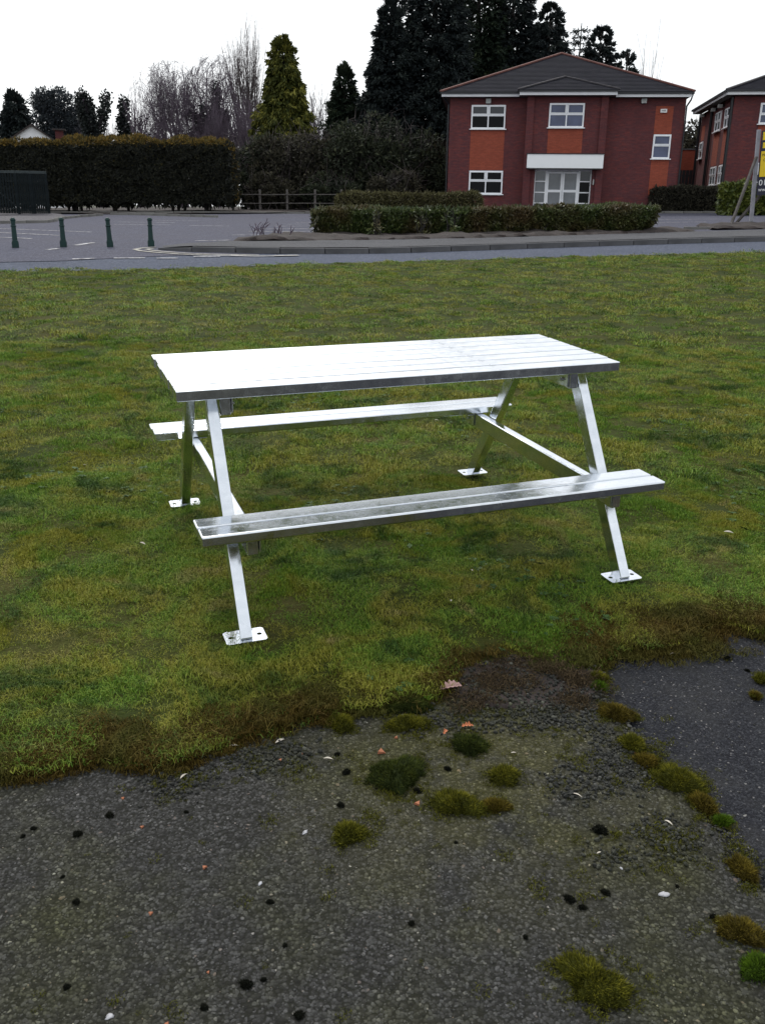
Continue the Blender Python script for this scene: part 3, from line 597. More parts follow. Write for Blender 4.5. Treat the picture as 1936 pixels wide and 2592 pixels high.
# ================================================================== MOSS CLUMPS
def mossmat(name, a, b_, c2): return leafmat(name, [(0, a), (.5, b_), (1, c2)], .8, .1)
MO = dict(olive=mossmat('olive_moss', (.016, .019, .003), (.105, .105, .010), (.31, .28, .03)), dark=mossmat('dark_green_moss', (.009, .014, .003), (.042, .056, .010), (.13, .15, .026)),
          brown=mossmat('brown_moss', (.025, .019, .004), (.11, .085, .012), (.30, .225, .035)), bright=mossmat('bright_green_moss', (.014, .026, .003), (.065, .12, .008), (.17, .27, .02)), black=mossmat('black_moss', (.004, .005, .003), (.010, .011, .007), (.022, .022, .014)))
def moss_mesh(wd, dp, ht, seed, spl, ns):
    g = np.random.default_rng(seed); ph = g.random(5)*6.28
    def outline(a): return 1+.14*np.sin(2*a+ph[0])+.12*np.sin(3*a+ph[1])+.10*np.sin(5*a+ph[2])+.08*np.sin(9*a+ph[3])+.06*np.sin(14*a+ph[4])
    na, nr = 26, 7; V = [(0, 0, ht)]
    for j in range(1, nr+1):
        r_ = j/nr
        for i in range(na):
            a = 2*math.pi*i/na; o = outline(a); z = ht*(1-r_**2.4)-(.006 if j == nr else 0)+g.normal(0, ht*.05)
            V.append((r_*o*wd/2*math.cos(a), r_*o*dp/2*math.sin(a), z))
    T3 = [(0, 1+i, 1+(i+1) % na) for i in range(na)]
    for j in range(nr-1):
        for i in range(na):
            q = (1+j*na+i, 1+(j+1)*na+i, 1+(j+1)*na+(i+1) % na, 1+j*na+(i+1) % na); T3 += [(q[0], q[1], q[2]), (q[0], q[2], q[3])]
    V = np.array(V); a = g.random(ns)*6.283; r_ = np.sqrt(g.random(ns)); o = outline(a)
    B = np.c_[r_*o*wd/2*np.cos(a), r_*o*dp/2*np.sin(a), ht*(1-r_**2.4)-.001]
    D = np.c_[np.cos(a)*r_*1.1, np.sin(a)*r_*1.1, np.full(ns, .8)]+g.normal(0, .35, (ns, 3)); D /= np.linalg.norm(D, axis=1)[:, None]
    S = np.cross(D, g.normal(0, 1, (ns, 3))); S /= np.linalg.norm(S, axis=1)[:, None]; L = (spl*g.uniform(.5, 1.4, ns))[:, None]
    W3 = np.stack([B-S*.0011, B+S*.0011, B+D*L], 1).reshape(-1, 3); k = len(V)+np.arange(ns)[:, None]*3+[0, 1, 2]
    lump = .5+.5*np.sin(B[:, 0]*90+ph[4])*np.sin(B[:, 1]*80+ph[2])
    t = np.clip(.55*g.random(ns)+.45*lump, 0, 1)*np.clip(1.15-.55*r_**3, .3, 1); tint = np.r_[np.full(len(V), .12), np.repeat(t, 3)]; tint[len(V)::3] *= .35; tint[len(V)+1::3] *= .35; tint[len(V)+2::3] = np.clip(tint[len(V)+2::3]*1.35, 0, 1)
    return np_mesh('moss_clump', np.r_[V, W3], np.r_[np.array(T3), k], True, tint)
def on_pad(x, y):
    seamx = np.interp(-y, [-s_[1] for s_ in SEAM], [s_[0] for s_ in SEAM])
    return gzf(x, y)+(-.030 if x > seamx+.02 and y < 2.75 else float(roll_dz(np.array([x]), np.array([y]))[0]))
CL = [(-.118, 2.329, .08, .075, 'olive', 0, 'olive moss cushion at the grass edge, left of the row near the soil'), (.093, 2.424, .135, .09, 'dark', 0, 'flat dark green moss mat against the grass beside the fallen pink leaf'),
      (.088, 2.331, .125, .07, 'olive', 0, 'oblong yellow-olive moss cushion just below the dark moss mat'), (.26, 2.225, .085, .10, 'dark', .3, 'upright oval green moss clump between the gravel and the pale paving'),
      (.049, 2.093, .163, .135, 'dark', .3, 'largest dark green moss clump in the middle of the paving'), (.343, 2.087, .085, .07, 'olive', 0, 'small round olive moss clump right of the two large central clumps'),
      (.205, 1.971, .125, .095, 'olive', -.2, 'wide green-olive moss clump below the small round olive one'), (.306, 1.965, .066, .045, 'brown', 0, 'thin straggly yellow moss clump touching the wide green-olive clump'),
      (-.073, 1.854, .082, .066, 'olive', 0, 'round yellow-green moss clump standing alone left of the central clumps'), (.445, 1.428, .150, .10, 'olive', -.6, 'large olive moss clump near the bottom of the picture'),
      (.802, 1.563, .115, .065, 'brown', -.25, 'long brown and olive moss clump near the lower right edge'), (.80, 1.467, .078, .06, 'bright', 0, 'bright green moss clump cut off by the right edge of the picture'),
      (.72, 2.388, .095, .08, 'brown', -.6, 'golden moss clump at the upper part of the tarmac seam'), (.817, 2.077, .125, .10, 'olive', -.5, 'big shaggy golden-olive moss clump halfway along the tarmac seam'),
      (.733, 2.231, .072, .08, 'olive', 0, 'olive moss clump on the gravel beside the tarmac seam'), (.75, 2.156, .068, .05, 'brown', 0, 'flat golden moss patch just above the big shaggy seam clump'),
      (.703, 2.538, .04, .04, 'bright', 0, 'small bright green moss ball at the top of the tarmac seam'), (.711, 2.592, .06, .045, 'olive', 0, 'olive moss tuft above the small bright green ball'),
      (.874, 1.753, .045, .09, 'brown', .3, 'narrow brown moss strip low down on the tarmac seam'), (.885, 1.918, .04, .03, 'bright', 0, 'little green moss cushion on the broken tarmac edge'),
      (1.263, 2.618, .045, .05, 'olive', 0, 'olive moss clump on the dark tarmac at the right edge'), (1.202, 2.519, .028, .03, 'brown', 0, 'tiny orange-brown moss tuft on the dark tarmac'), (.77, 2.40, .05, .03, 'brown', -.7, 'low brown moss ridge filling the upper seam crack'), (.855, 1.985, .05, .09, 'brown', .5, 'brown moss ridge below the big shaggy seam clump')]
for i, (x, y, wd, dp, mt, rz, lb) in enumerate(CL):
    ht = min(.028, .25*min(wd, dp)+.004)
    obj('moss_clump', moss_mesh(wd, dp, ht, 500+i, .0125, int(900+wd*dp*130000)), MO[mt], None, (x, y, on_pad(x, y)-.001), (0, 0, rz), label=lb, cat='moss', group='moss clumps on the paving')
mc = []
for x, y, wd, dp, mt, rz, lb in CL:
    k = int(10+wd*dp*2600); a = rng.random(k)*6.283; q = rng.uniform(.45, .85, k); mc.append(np.c_[x+np.cos(a)*wd*q, y+np.sin(a)*dp*q])
sm_ = resample(SEAM, .012); mc.append(sm_[sm_[:, 1] > 1.0]+np.c_[rng.normal(-.01, .022, (sm_[:, 1] > 1.0).sum()), rng.normal(0, .01, (sm_[:, 1] > 1.0).sum())])
for cx, cy, sp, k in ((.62, 2.2, .12, 90), (.6, 1.83, .09, 60), (.73, 1.85, .06, 60), (-.32, 2.16, .10, 70), (-.55, 2.05, .08, 40), (.3, 2.35, .14, 90), (-.1, 1.9, .12, 30), (.15, 2.05, .2, 50), (.45, 1.75, .08, 25), (-.4, 1.45, .25, 16), (.3, 1.5, .25, 16)): mc.append(np.c_[rng.normal(cx, sp, k), rng.normal(cy, sp*.7, k)])
mc = np.concatenate(mc); n = len(mc); s = rng.uniform(.3, .85, n); s = np.where(vnoise(mc, 25, 61) > .42, s, s*.45)
scatter('moss_crumbs', np.c_[mc, gz(mc[:, 0], mc[:, 1])+roll_dz(mc[:, 0], mc[:, 1])+.001], np.c_[rng.normal(0, .2, (n, 2)), rng.random(n)*6.28], np.c_[s, s, s*1.0], rng.integers(0, 4, n), [tuft('moss_crumb', 60, .03, .006, .014, .0014, .7, 340+i, .05, .55) for i in range(4)], MO['olive'], label='thin crumbs of olive moss spreading over the paving and seam', cat='moss', kind='stuff')
TUF = [(-.691, 1.915), (-.751, 1.845), (-.868, 1.864), (-.884, 1.836), (-.683, 1.627), (-.63, 1.404), (-.267, 1.414), (-.233, 1.426), (-.342, 1.36), (-.152, 1.344), (-.245, 1.633), (-.091, 2.103), (-.1, 1.965), (-.121, 2.184), (-.498, 1.931), (-.74, 1.703), (-.198, 1.513), (-.801, 2.10), (-.697, 2.09), (.19, 2.122), (.103, 2.027), (.562, 1.884), (.44, 1.655), (.465, 1.631), (.528, 1.678), (.075, 1.577), (.754, 1.608), (.323, 1.544), (.45, 1.364), (.192, 1.833), (.701, 1.7), (1.194, 2.75), (1.237, 2.68)]
TS = [.026, .027, .018, .016, .022, .018, .03, .016, .02, .025, .02, .028, .024, .02, .015, .013, .014, .018, .016, .024, .028, .042, .03, .022, .025, .018, .02, .015, .018, .012, .013, .02, .02]
TL = ['black moss tuft below the left gravel patch', 'black moss tuft left of the paving middle, oval and flat', 'upper black moss tuft of the pair near the left edge', 'lower black moss tuft of the pair near the left edge', 'black moss tuft alone at the left, between two brick crumbs', 'black moss tuft in the lower left corner area', 'large round black moss tuft low in the picture, left of centre', 'small black moss tuft touching the right side of a larger one low down', 'black moss tuft near the bottom edge, left of centre', 'black moss tuft at the bottom edge near the centre', 'black moss tuft below the white speck, left of centre', 'black moss tuft directly left of the largest moss clump', 'black moss tuft above the lone round yellow-green clump', 'faint black moss tuft above the pale leaf near the grass', 'small black moss tuft in the paving below the gravel strip', 'tiny black moss tuft left, above the lone one', 'tiny black moss tuft midway down, left of centre', 'black moss tuft at the grass edge, left of two', 'black moss tuft at the grass edge, right of two', 'black moss tuft right of the largest moss clump', 'brownish black moss ring at the lower right rim of the largest clump', None, 'largest black moss tuft of the group of three, lower right', 'lowest black moss tuft of the group of three, lower right', 'rightmost black moss tuft of the group of three', 'black moss tuft in the middle of the lower paving', 'black moss tuft left of the long brown clump at right', 'small black moss tuft above the large bottom olive clump', 'black moss tuft just below the large bottom olive clump', 'tiny black moss fleck below the wide green-olive clump', 'small black moss tuft right of the white dropping', 'dark moss tuft on the tarmac near the pale leaf', 'dark moss tuft on the tarmac, nearest the right edge']
tme = [moss_mesh(1.0*.025, .021, .007, 600+i, .005, 420) for i in range(4)]
for i, ((x, y), s) in enumerate(zip(TUF, TS)):
    big = s > .04
    obj('moss_tuft', tme[i % 4], MO['black'], None, (x, y, on_pad(x, y)-.001), (0, 0, rng.random()*6.28), label='largest black moss tuft with a dry stalk, right of the paving centre' if big else TL[i], cat='moss', group='black moss tufts').scale = (s*.88/.025,)*3
# ------------------------------------------------------------------ litter on the paving
M['chip'] = simple('broken_orange_brick', (.32, .12, .06), .85, var=.25, scale=60)
CH = [(.004, 2.193, .022), (-.222, 2.181, .011), (-.278, 2.152, .011), (-.544, 2.056, .008), (-.676, 1.98, .009), (-.597, 1.872, .010), (-.413, 1.736, .012), (-.507, 1.596, .010), (-.408, 1.321, .010), (-.35, 1.442, .007), (.103, 1.973, .017), (.049, 2.267, .012), (.732, 2.195, .010)]
CHL = {1: 'orange brick crumb in the gravel at the grass edge, right of two', 2: 'orange brick crumb in the gravel at the grass edge, left of two', 3: 'orange brick crumb beside the pale leaf in the left gravel', 4: 'tiny orange brick crumb at upper left of the paving', 5: 'orange brick crumb below the upper left one', 6: 'orange brick crumb in the middle left of the paving', 7: 'orange brick crumb lower left, below the middle one', 8: 'orange brick crumb at the bottom edge of the picture', 9: 'tiny orange brick crumb above the bottom one', 0: 'largest orange brick chip, triangular, just above the dark moss clump', 10: 'triangular orange brick chip below the big central moss clump', 11: 'pale orange brick chip beside the yellow-olive moss cushion', 12: 'orange brick chip on the moss beside the tarmac seam'}
cme = []
for i in range(4):
    bm = bmesh.new(); vs_ = [bm.verts.new(q) for q in ((-.5, -.3, -.1), (.55, -.35, -.1), (.1, .5, -.1), (-.42, -.22, .28), (.45, -.25, .2), (.08, .42, .3))]
    for v in vs_: v.co += Vector(rng.normal(0, .06, 3))
    bmesh.ops.convex_hull(bm, input=bm.verts); cme.append(bm_mesh(bm, 'brick_chip'))
for i, (x, y, s) in enumerate(CH):
    obj('brick_chip', cme[i % 4], M['chip'], None, (x, y, on_pad(x, y)+s*.12), (0, 0, rng.random()*6.28), label=CHL.get(i, 'small orange brick crumb on the left half of the paving'), cat='brick chip', group='orange brick chips').scale = (s, s, s)
M['pale_leaf'] = simple('bleached_willow_leaf', (.52, .47, .40), .6, var=.15, scale=50)
M['pink_leaf'] = simple('faded_oak_leaf', (.36, .22, .20), .7, var=.2, scale=40)
M['orange_leaf'] = simple('dry_conifer_spray', (.42, .13, .05), .7, var=.2, scale=40)
M['white_mess'] = simple('bird_dropping_white', (.36, .36, .38), .6, var=.15, scale=80)
def leaf_shape(name, L, prof, curl):
    """outline half-widths along the midrib, curled, with thickness"""
    n = len(prof); V = []; Fq = []
    for side in (0, 1):
        for i, h in enumerate(prof):
            t = i/(n-1); x = (t-.5)*L; zc = curl*math.sin(t*3.1)
            for q in (-1, 0, 1): V.append((x, q*h*L, zc+abs(q)*h*L*.5-side*.0008))
    for i in range(n-1):
        for q in (0, 1):
            a = i*3+q; Fq.append((a, a+3, a+4, a+1)); o_ = n*3; Fq.append((o_+a, o_+a+1, o_+a+4, o_+a+3))
    return np_mesh(name, V, Fq, False)
pl = leaf_shape('fallen_leaf', 1.0, (.01, .09, .13, .12, .07, .005), .08)
PLV = [(-.42, 2.208, .03, .2, 'pale slender leaf at the grass edge, left one of a pair'), (-.29, 2.237, .032, .7, 'pale slender leaf at the grass edge, right one of a pair'), (-.533, 2.07, .03, 1.0, 'pale leaf lying by the gravel patch near the lower left grass edge'), (-.144, 2.156, .03, -.2, 'pale leaf right of the small brick crumbs, above the dark tuft'),
       (.382, 2.188, .016, .1, 'tiny white petal on the greenish paving left of the gravel'), (.527, 2.01, .03, -.6, 'pale leaf lying on the lower edge of the dark gravel'), (1.013, 2.757, .036, .15, 'pale slender leaf on the dark tarmac below the moss mat'), (.771, 2.74, .03, -.4, 'pale leaf at the corner where grass meets the tarmac'), (.541, 1.802, .016, .4, 'small white fleck on the mossy gravel'), (.742, 1.91, .026, -.9, 'pale leaf among the mossy stones near the seam')]
for x, y, s, rz, lb in PLV: obj('fallen_leaf', pl, M['pale_leaf'], None, (x, y, on_pad(x, y)+.005), (rng.normal(0, .15), 0, rz), label=lb, cat='leaf', group='pale fallen leaves').scale = (s, s, s)
ok_ = leaf_shape('oak_leaf', .072, (.02, .16, .09, .25, .15, .30, .18, .26, .12, .16, .02), .006)
obj('oak_leaf', ok_, M['pink_leaf'], None, (.224, 2.501, on_pad(.224, 2.501)+.022), (.12, -.05, .25), label='faded pink lobed oak leaf at the edge of the bare soil', cat='leaf')
for x, y, s, rz, lb in ((.192, 2.28, .026, 1.2, 'small upright orange leaf sprig on the dark gravel'), (.261, 2.308, .036, .1, 'orange forked leaf sprig on the gravel right of the upright one')):
    obj('leaf_sprig', leaf_shape('leaf_sprig', 1.0, (.02, .18, .06, .26, .08, .30, .06, .12, .01), .15), M['orange_leaf'], None, (x, y, on_pad(x, y)+.012), (.3, 0, rz), label=lb, cat='leaf').scale = (s, s, s)
for i, (x, y, s, lb) in enumerate(((-.184, 1.861, .022, 'pale grey bird dropping left of the lone round moss clump'), (-.275, 1.688, .018, 'white speck of bird dropping left of the paving centre'), (-.523, 1.338, .026, 'white splash of bird dropping at the lower left'), (.666, 1.674, .032, 'white crumpled bird dropping on the lower right paving'), (.584, 1.756, .013, 'bluish white fleck below the mossy gravel'))):
    bm = bmesh.new(); bmesh.ops.create_icosphere(bm, subdivisions=2, radius=.5); g = np.random.default_rng(700+i)
    for v in bm.verts: v.co.x *= 1+g.normal(0, .28); v.co.y *= .6+g.normal(0, .2); v.co.z *= .22
    obj('bird_dropping', bm_mesh(bm, 'bird_dropping', True), M['white_mess'], None, (x, y, on_pad(x, y)+.001), (0, 0, g.random()*6), label=lb, cat='bird dropping').scale = (s*.72, s*.72, s*.72)
# a few leaves and twigs on the lawn
for x, y, s, rz, lb, mt in ((.34, 5.6, .03, .3, 'white leaf on the grass seen under the table top', 'pale_leaf'), (.26, 3.05, .028, 1.4, 'small white scrap on the grass between the front legs', 'pale_leaf'), (.36, 3.32, .03, 1.8, 'pale upright leaf stuck in the grass below the near bench', 'pale_leaf'), (-1.02, 3.55, .03, -.4, 'dry curled leaf on the grass left of the near bench', 'pink_leaf'), (1.55, 3.75, .05, .1, 'pale broken twig on the grass right of the table', 'pale_leaf'), (-1.6, 4.6, .016, .5, 'tiny white petal on the grass left of the far bench', 'pale_leaf')):
    obj('fallen_leaf', pl, M[mt], None, (x, y, gzf(x, y)+.03), (.3, .2, rz), label=lb, cat='leaf', group='leaves on the lawn').scale = (s, s, s)
#@@BACKGROUND@@
# ================================================================== VEGETATION TOOLS
def leaves(P, D, L, Wd, g):
    n = len(P); D = D/np.maximum(np.linalg.norm(D, axis=1), 1e-6)[:, None]
    S = np.cross(D, g.normal(0, 1, (n, 3))); S /= np.maximum(np.linalg.norm(S, axis=1), 1e-6)[:, None]
    L = np.broadcast_to(L, n)[:, None]; Wd = np.broadcast_to(Wd, n)[:, None]; up_ = np.cross(D, S)*L*.12
    return np.stack([P, P+D*L*.45+S*Wd/2+up_, P+D*L, P+D*L*.45-S*Wd/2+up_], 1).reshape(-1, 3)
def leaf_obj(name, P, D, L, Wd, tint, mat, parent, g, kind=None):
    V = leaves(P, D, L, Wd, g); n = len(P)
    return obj(name, np_mesh(name, V, np.arange(4*n).reshape(-1, 4), False, np.repeat(np.clip(tint, 0, 1), 4)), mat, parent, kind=kind)
def sph(g, n):
    v = g.normal(0, 1, (n, 3)); return v/np.linalg.norm(v, axis=1)[:, None]
def tubes(name, segs, sides=4):
    S = np.array(segs, float); a, b_, ra, rb = S[:, :3], S[:, 3:6], S[:, 6], S[:, 7]
    d = b_-a; d /= np.maximum(np.linalg.norm(d, axis=1), 1e-6)[:, None]
    h = np.where(np.abs(d[:, 2:3]) > .9, np.array([[1., 0, 0]]), np.array([[0, 0, 1.]])); x = np.cross(h, d); x /= np.linalg.norm(x, axis=1)[:, None]; y = np.cross(d, x)
    an = np.arange(sides)*2*np.pi/sides; V = []
    for P, r_ in ((a, ra), (b_, rb)): V.append(P[:, None]+(x[:, None]*np.cos(an)[None, :, None]+y[:, None]*np.sin(an)[None, :, None])*r_[:, None, None])
    V = np.concatenate(V, 1).reshape(-1, 3); n = len(S); k = np.arange(n)[:, None]*2*sides
    Fq = np.concatenate([k+[i, (i+1) % sides, sides+(i+1) % sides, sides+i] for i in range(sides)])
    return np_mesh(name, V, Fq, True)
def conifer(name, x, y, top, R_, mat, seed, label, base=None, nclump=260, nsp=60, spl=.30, spw=.10, pw=.75, droop=.5, group='conifers behind the office', csz=.5, gap=0, low=.02):
    g = np.random.default_rng(seed); z0 = gzf(x, y)-.1; H = top-z0
    e = empty(name, (x, y, z0), label=label, cat='conifer', group=group)
    obj('trunk', tubes('trunk', [(0, 0, 0, 0, 0, H*.6, R_*.13+.05, R_*.06+.03), (0, 0, H*.6, 0, 0, H*.98, R_*.06+.03, .02)], 8), M['bark_dark'], e)
    prof = lambda t: R_*np.clip(1-t, 0, 1)**pw*(.72+.28*np.clip(t*5, 0, 1))
    t = low+(1-low)*(1-g.random(nclump)**.62); t[:nclump//14] = g.uniform(.86, .985, nclump//14); t = np.clip(t, 0, .985); a = g.random(nclump)*6.283
    lob = 1+.12*np.sin(3*a+g.random()*6)+.08*np.sin(5*a+t*9)
    r_ = prof(t)*lob*g.uniform(.72, 1.08, nclump); Cc = np.c_[r_*np.cos(a), r_*np.sin(a), t*H]
    k = np.repeat(np.arange(nclump), nsp); n = len(k); cs = csz*(.35+.65*(1-t))[k]*g.uniform(.7, 1.3, nclump)[k]
    out = np.c_[np.cos(a), np.sin(a), np.zeros(nclump)][k]
    off = sph(g, n)*g.random(n)[:, None]**.5*cs[:, None]; off[:, 2] *= .8
    P = Cc[k]+off-out*(cs*.25)[:, None]; P[:, 2] -= droop*.5*np.sum(off*out, 1).clip(0)
    rr = np.linalg.norm(P[:, :2], axis=1); P[:, 2] = np.clip(P[:, 2], .1, H)
    D = out*g.uniform(.3, 1.0, n)[:, None]+np.array([0, 0, -droop])*g.uniform(.4, 1.3, n)[:, None]+g.normal(0, .35, (n, 3))
    tt = t[k]; D[:, 2] += np.where(tt > .9, 1.2, 0)
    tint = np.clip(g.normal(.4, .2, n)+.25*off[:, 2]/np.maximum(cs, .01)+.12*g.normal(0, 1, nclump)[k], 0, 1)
    leaf_obj('crown', P, D, spl*g.uniform(.6, 1.3, n), spw*g.uniform(.6, 1.3, n), tint, mat, e, g)
    # inner foliage so that the crown is dense
    n2 = int(nclump*nsp*.45*(1-gap)); t2 = 1-np.sqrt(g.random(n2)); t2 = low+(1-low)*t2*.93; a2 = g.random(n2)*6.283; r3 = prof(t2)*np.sqrt(g.random(n2))*.8
    P2 = np.c_[r3*np.cos(a2), r3*np.sin(a2), t2*H]
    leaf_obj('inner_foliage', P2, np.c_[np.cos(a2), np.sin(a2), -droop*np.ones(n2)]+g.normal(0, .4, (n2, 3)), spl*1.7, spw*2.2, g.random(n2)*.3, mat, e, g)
    return e
def bush(name, x, y, rx, ry, top, mat, seed, label, n=6000, ll=.22, lw=.12, twig=50, twigmat='bark_pale', group='shrubs behind the rail fence', cat='shrub', z0=None, lumps=22, fill=.35):
    g = np.random.default_rng(seed); zb = gzf(x, y) if z0 is None else z0; H = top-zb
    e = empty(name, (x, y, zb), label=label, cat=cat, group=group)
    lc = sph(g, lumps)*np.array([rx, ry, H*.5])*.8+[0, 0, H*.5]; lr = g.uniform(.25, .42, lumps)*min(rx*1.2, H*.5)
    k = g.integers(0, lumps, n); d = sph(g, n); P = lc[k]+d*(lr[k]*g.uniform(.6, 1.08, n))[:, None]
    n2 = int(n*fill); Q = sph(g, n2)*np.array([rx, ry, H*.5])*(g.random(n2)**.4)[:, None]*.95+[0, 0, H*.5]
    P = np.r_[P, Q]; D = np.r_[d, sph(g, n2)]+g.normal(0, .5, (n+n2, 3)); P[:, 2] = np.clip(P[:, 2], .02, None)
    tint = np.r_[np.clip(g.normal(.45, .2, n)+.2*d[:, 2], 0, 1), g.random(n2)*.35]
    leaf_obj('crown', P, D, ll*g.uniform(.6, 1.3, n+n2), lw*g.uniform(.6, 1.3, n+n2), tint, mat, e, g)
    S = []
    for i in range(twig):
        a = g.random()*6.283; q = g.uniform(.4, 1.0); p0 = np.array([g.normal(0, rx*.3), g.normal(0, ry*.3), 0]); p3 = np.array([math.cos(a)*rx*q, math.sin(a)*ry*q, H*g.uniform(.6, 1.07)])
        mid = (p0+p3)/2+g.normal(0, .15, 3)*rx; S += [(*p0, *mid, .028, .016), (*mid, *p3, .016, .006)]
        for _ in range(3):
            b_ = mid+(p3-mid)*g.random(); S.append((*b_, *(b_+g.normal(0, .28, 3)*rx+[0, 0, .2]), .008, .003))
    if S: obj('branches', tubes('branches', S, 3), M[twigmat], e)
    return e
def bare_segs(g, p, d, L, r_, lev, maxlev, nch, spread, upb, wander, out, shrink=.68):
    nseg = 4 if lev < 2 else 3; pos = np.array(p, float); dr = np.array(d, float); dr /= np.linalg.norm(dr); pts = [pos.copy()]; rs = [r_]
    for i in range(nseg):
        dr = dr+g.normal(0, wander, 3)+np.array([0, 0, upb]); dr /= np.linalg.norm(dr); pos = pos+dr*L/nseg; pts.append(pos.copy()); rs.append(r_*(1-.55*(i+1)/nseg))
    for i in range(nseg): out.append((*pts[i], *pts[i+1], rs[i], rs[i+1], lev))
    if lev >= maxlev: return
    for j in range(nch[min(lev, len(nch)-1)]):
        f = g.uniform(.3, 1.0) if lev else g.uniform(.45, 1.0); q = f*nseg; i = min(int(q), nseg-1); b_ = pts[i]+(pts[i+1]-pts[i])*(q-i); dd = (pts[i+1]-pts[i]); dd /= np.linalg.norm(dd)
        sd_ = np.cross(dd, g.normal(0, 1, 3)); sd_ /= np.linalg.norm(sd_); th = g.normal(spread, .15)
        bare_segs(g, b_, dd*math.cos(th)+sd_*math.sin(th), L*shrink*g.uniform(.75, 1.2), max(rs[i]*.62, .005), lev+1, maxlev, nch, spread, upb, wander, out, shrink)
def bare_tree(name, x, y, H, r_, seed, label, nch=(6, 5, 5, 5), spread=.6, upb=.05, wander=.12, lean=(0, 0, 1), trunk=.42, maxlev=4, mat='bark', group='bare trees beyond the hedge', ivy=0, stems=1, shrink=.68, width=None, dome=0):
    g = np.random.default_rng(seed); zb = gzf(x, y)-.1; e = empty(name, (x, y, zb), label=label, cat='tree', group=group); out = []
    for s in range(stems):
        l2 = np.array(lean)+(g.normal(0, .16, 3)*[1, 1, 0] if stems > 1 else 0)
        bare_segs(g, (g.normal(0, .15) if stems > 1 else 0, 0, 0), l2, H*trunk, r_, 0, maxlev, nch, spread, upb, wander, out, shrink)
    S = np.array(out); lev = S[:, 8]; zt = max(np.percentile(S[:, 5], 98.5), .1); k = H/zt; S[:, [2, 5]] *= k
    if width: kx = width/np.percentile(np.abs(np.r_[S[:, 0], S[:, 3]]), 97.5); S[:, [0, 1, 3, 4]] *= kx
    if dome:
        W_ = width*1.12; zc, hz = H*dome, H*(1.0-dome)
        for c0 in (0, 3):
            q = np.sqrt((S[:, c0]/W_)**2+(S[:, c0+1]/W_)**2+(np.where(S[:, c0+2] > zc, (S[:, c0+2]-zc)/hz, (S[:, c0+2]-zc)/(H*1.2)))**2); k2 = np.where(q > 1, 1/np.maximum(q, 1)**.8, 1)
            S[:, c0] *= k2; S[:, c0+1] *= k2; S[:, c0+2] = zc+(S[:, c0+2]-zc)*k2
    S[:, 6:8] = np.maximum(S[:, 6:8], .0085)
    obj('trunk', tubes('trunk', S[lev == 0][:, :8], 8), M[mat], e); obj('limbs', tubes('limbs', S[(lev > 0) & (lev < 3)][:, :8], 4), M[mat], e)
    if (lev >= 3).any(): obj('twigs', tubes('twigs', S[lev >= 3][:, :8], 3), M[mat], e, kind='stuff')
    if ivy:
        T0 = S[lev <= 1]; n = ivy; ln_ = np.linalg.norm(T0[:, 3:6]-T0[:, :3], axis=1); k = g.choice(len(T0), n, p=ln_/ln_.sum()); f = g.random(n)[:, None]; P = T0[k, :3]*(1-f)+T0[k, 3:6]*f; d = sph(g, n)
        P = P+d*(T0[k, 6]*1.4+.32*g.random(n)+.04)[:, None]; leaf_obj('ivy', P, d+g.normal(0, .5, (n, 3)), .22, .18, g.random(n), M['ivy'], e, g)
    return e
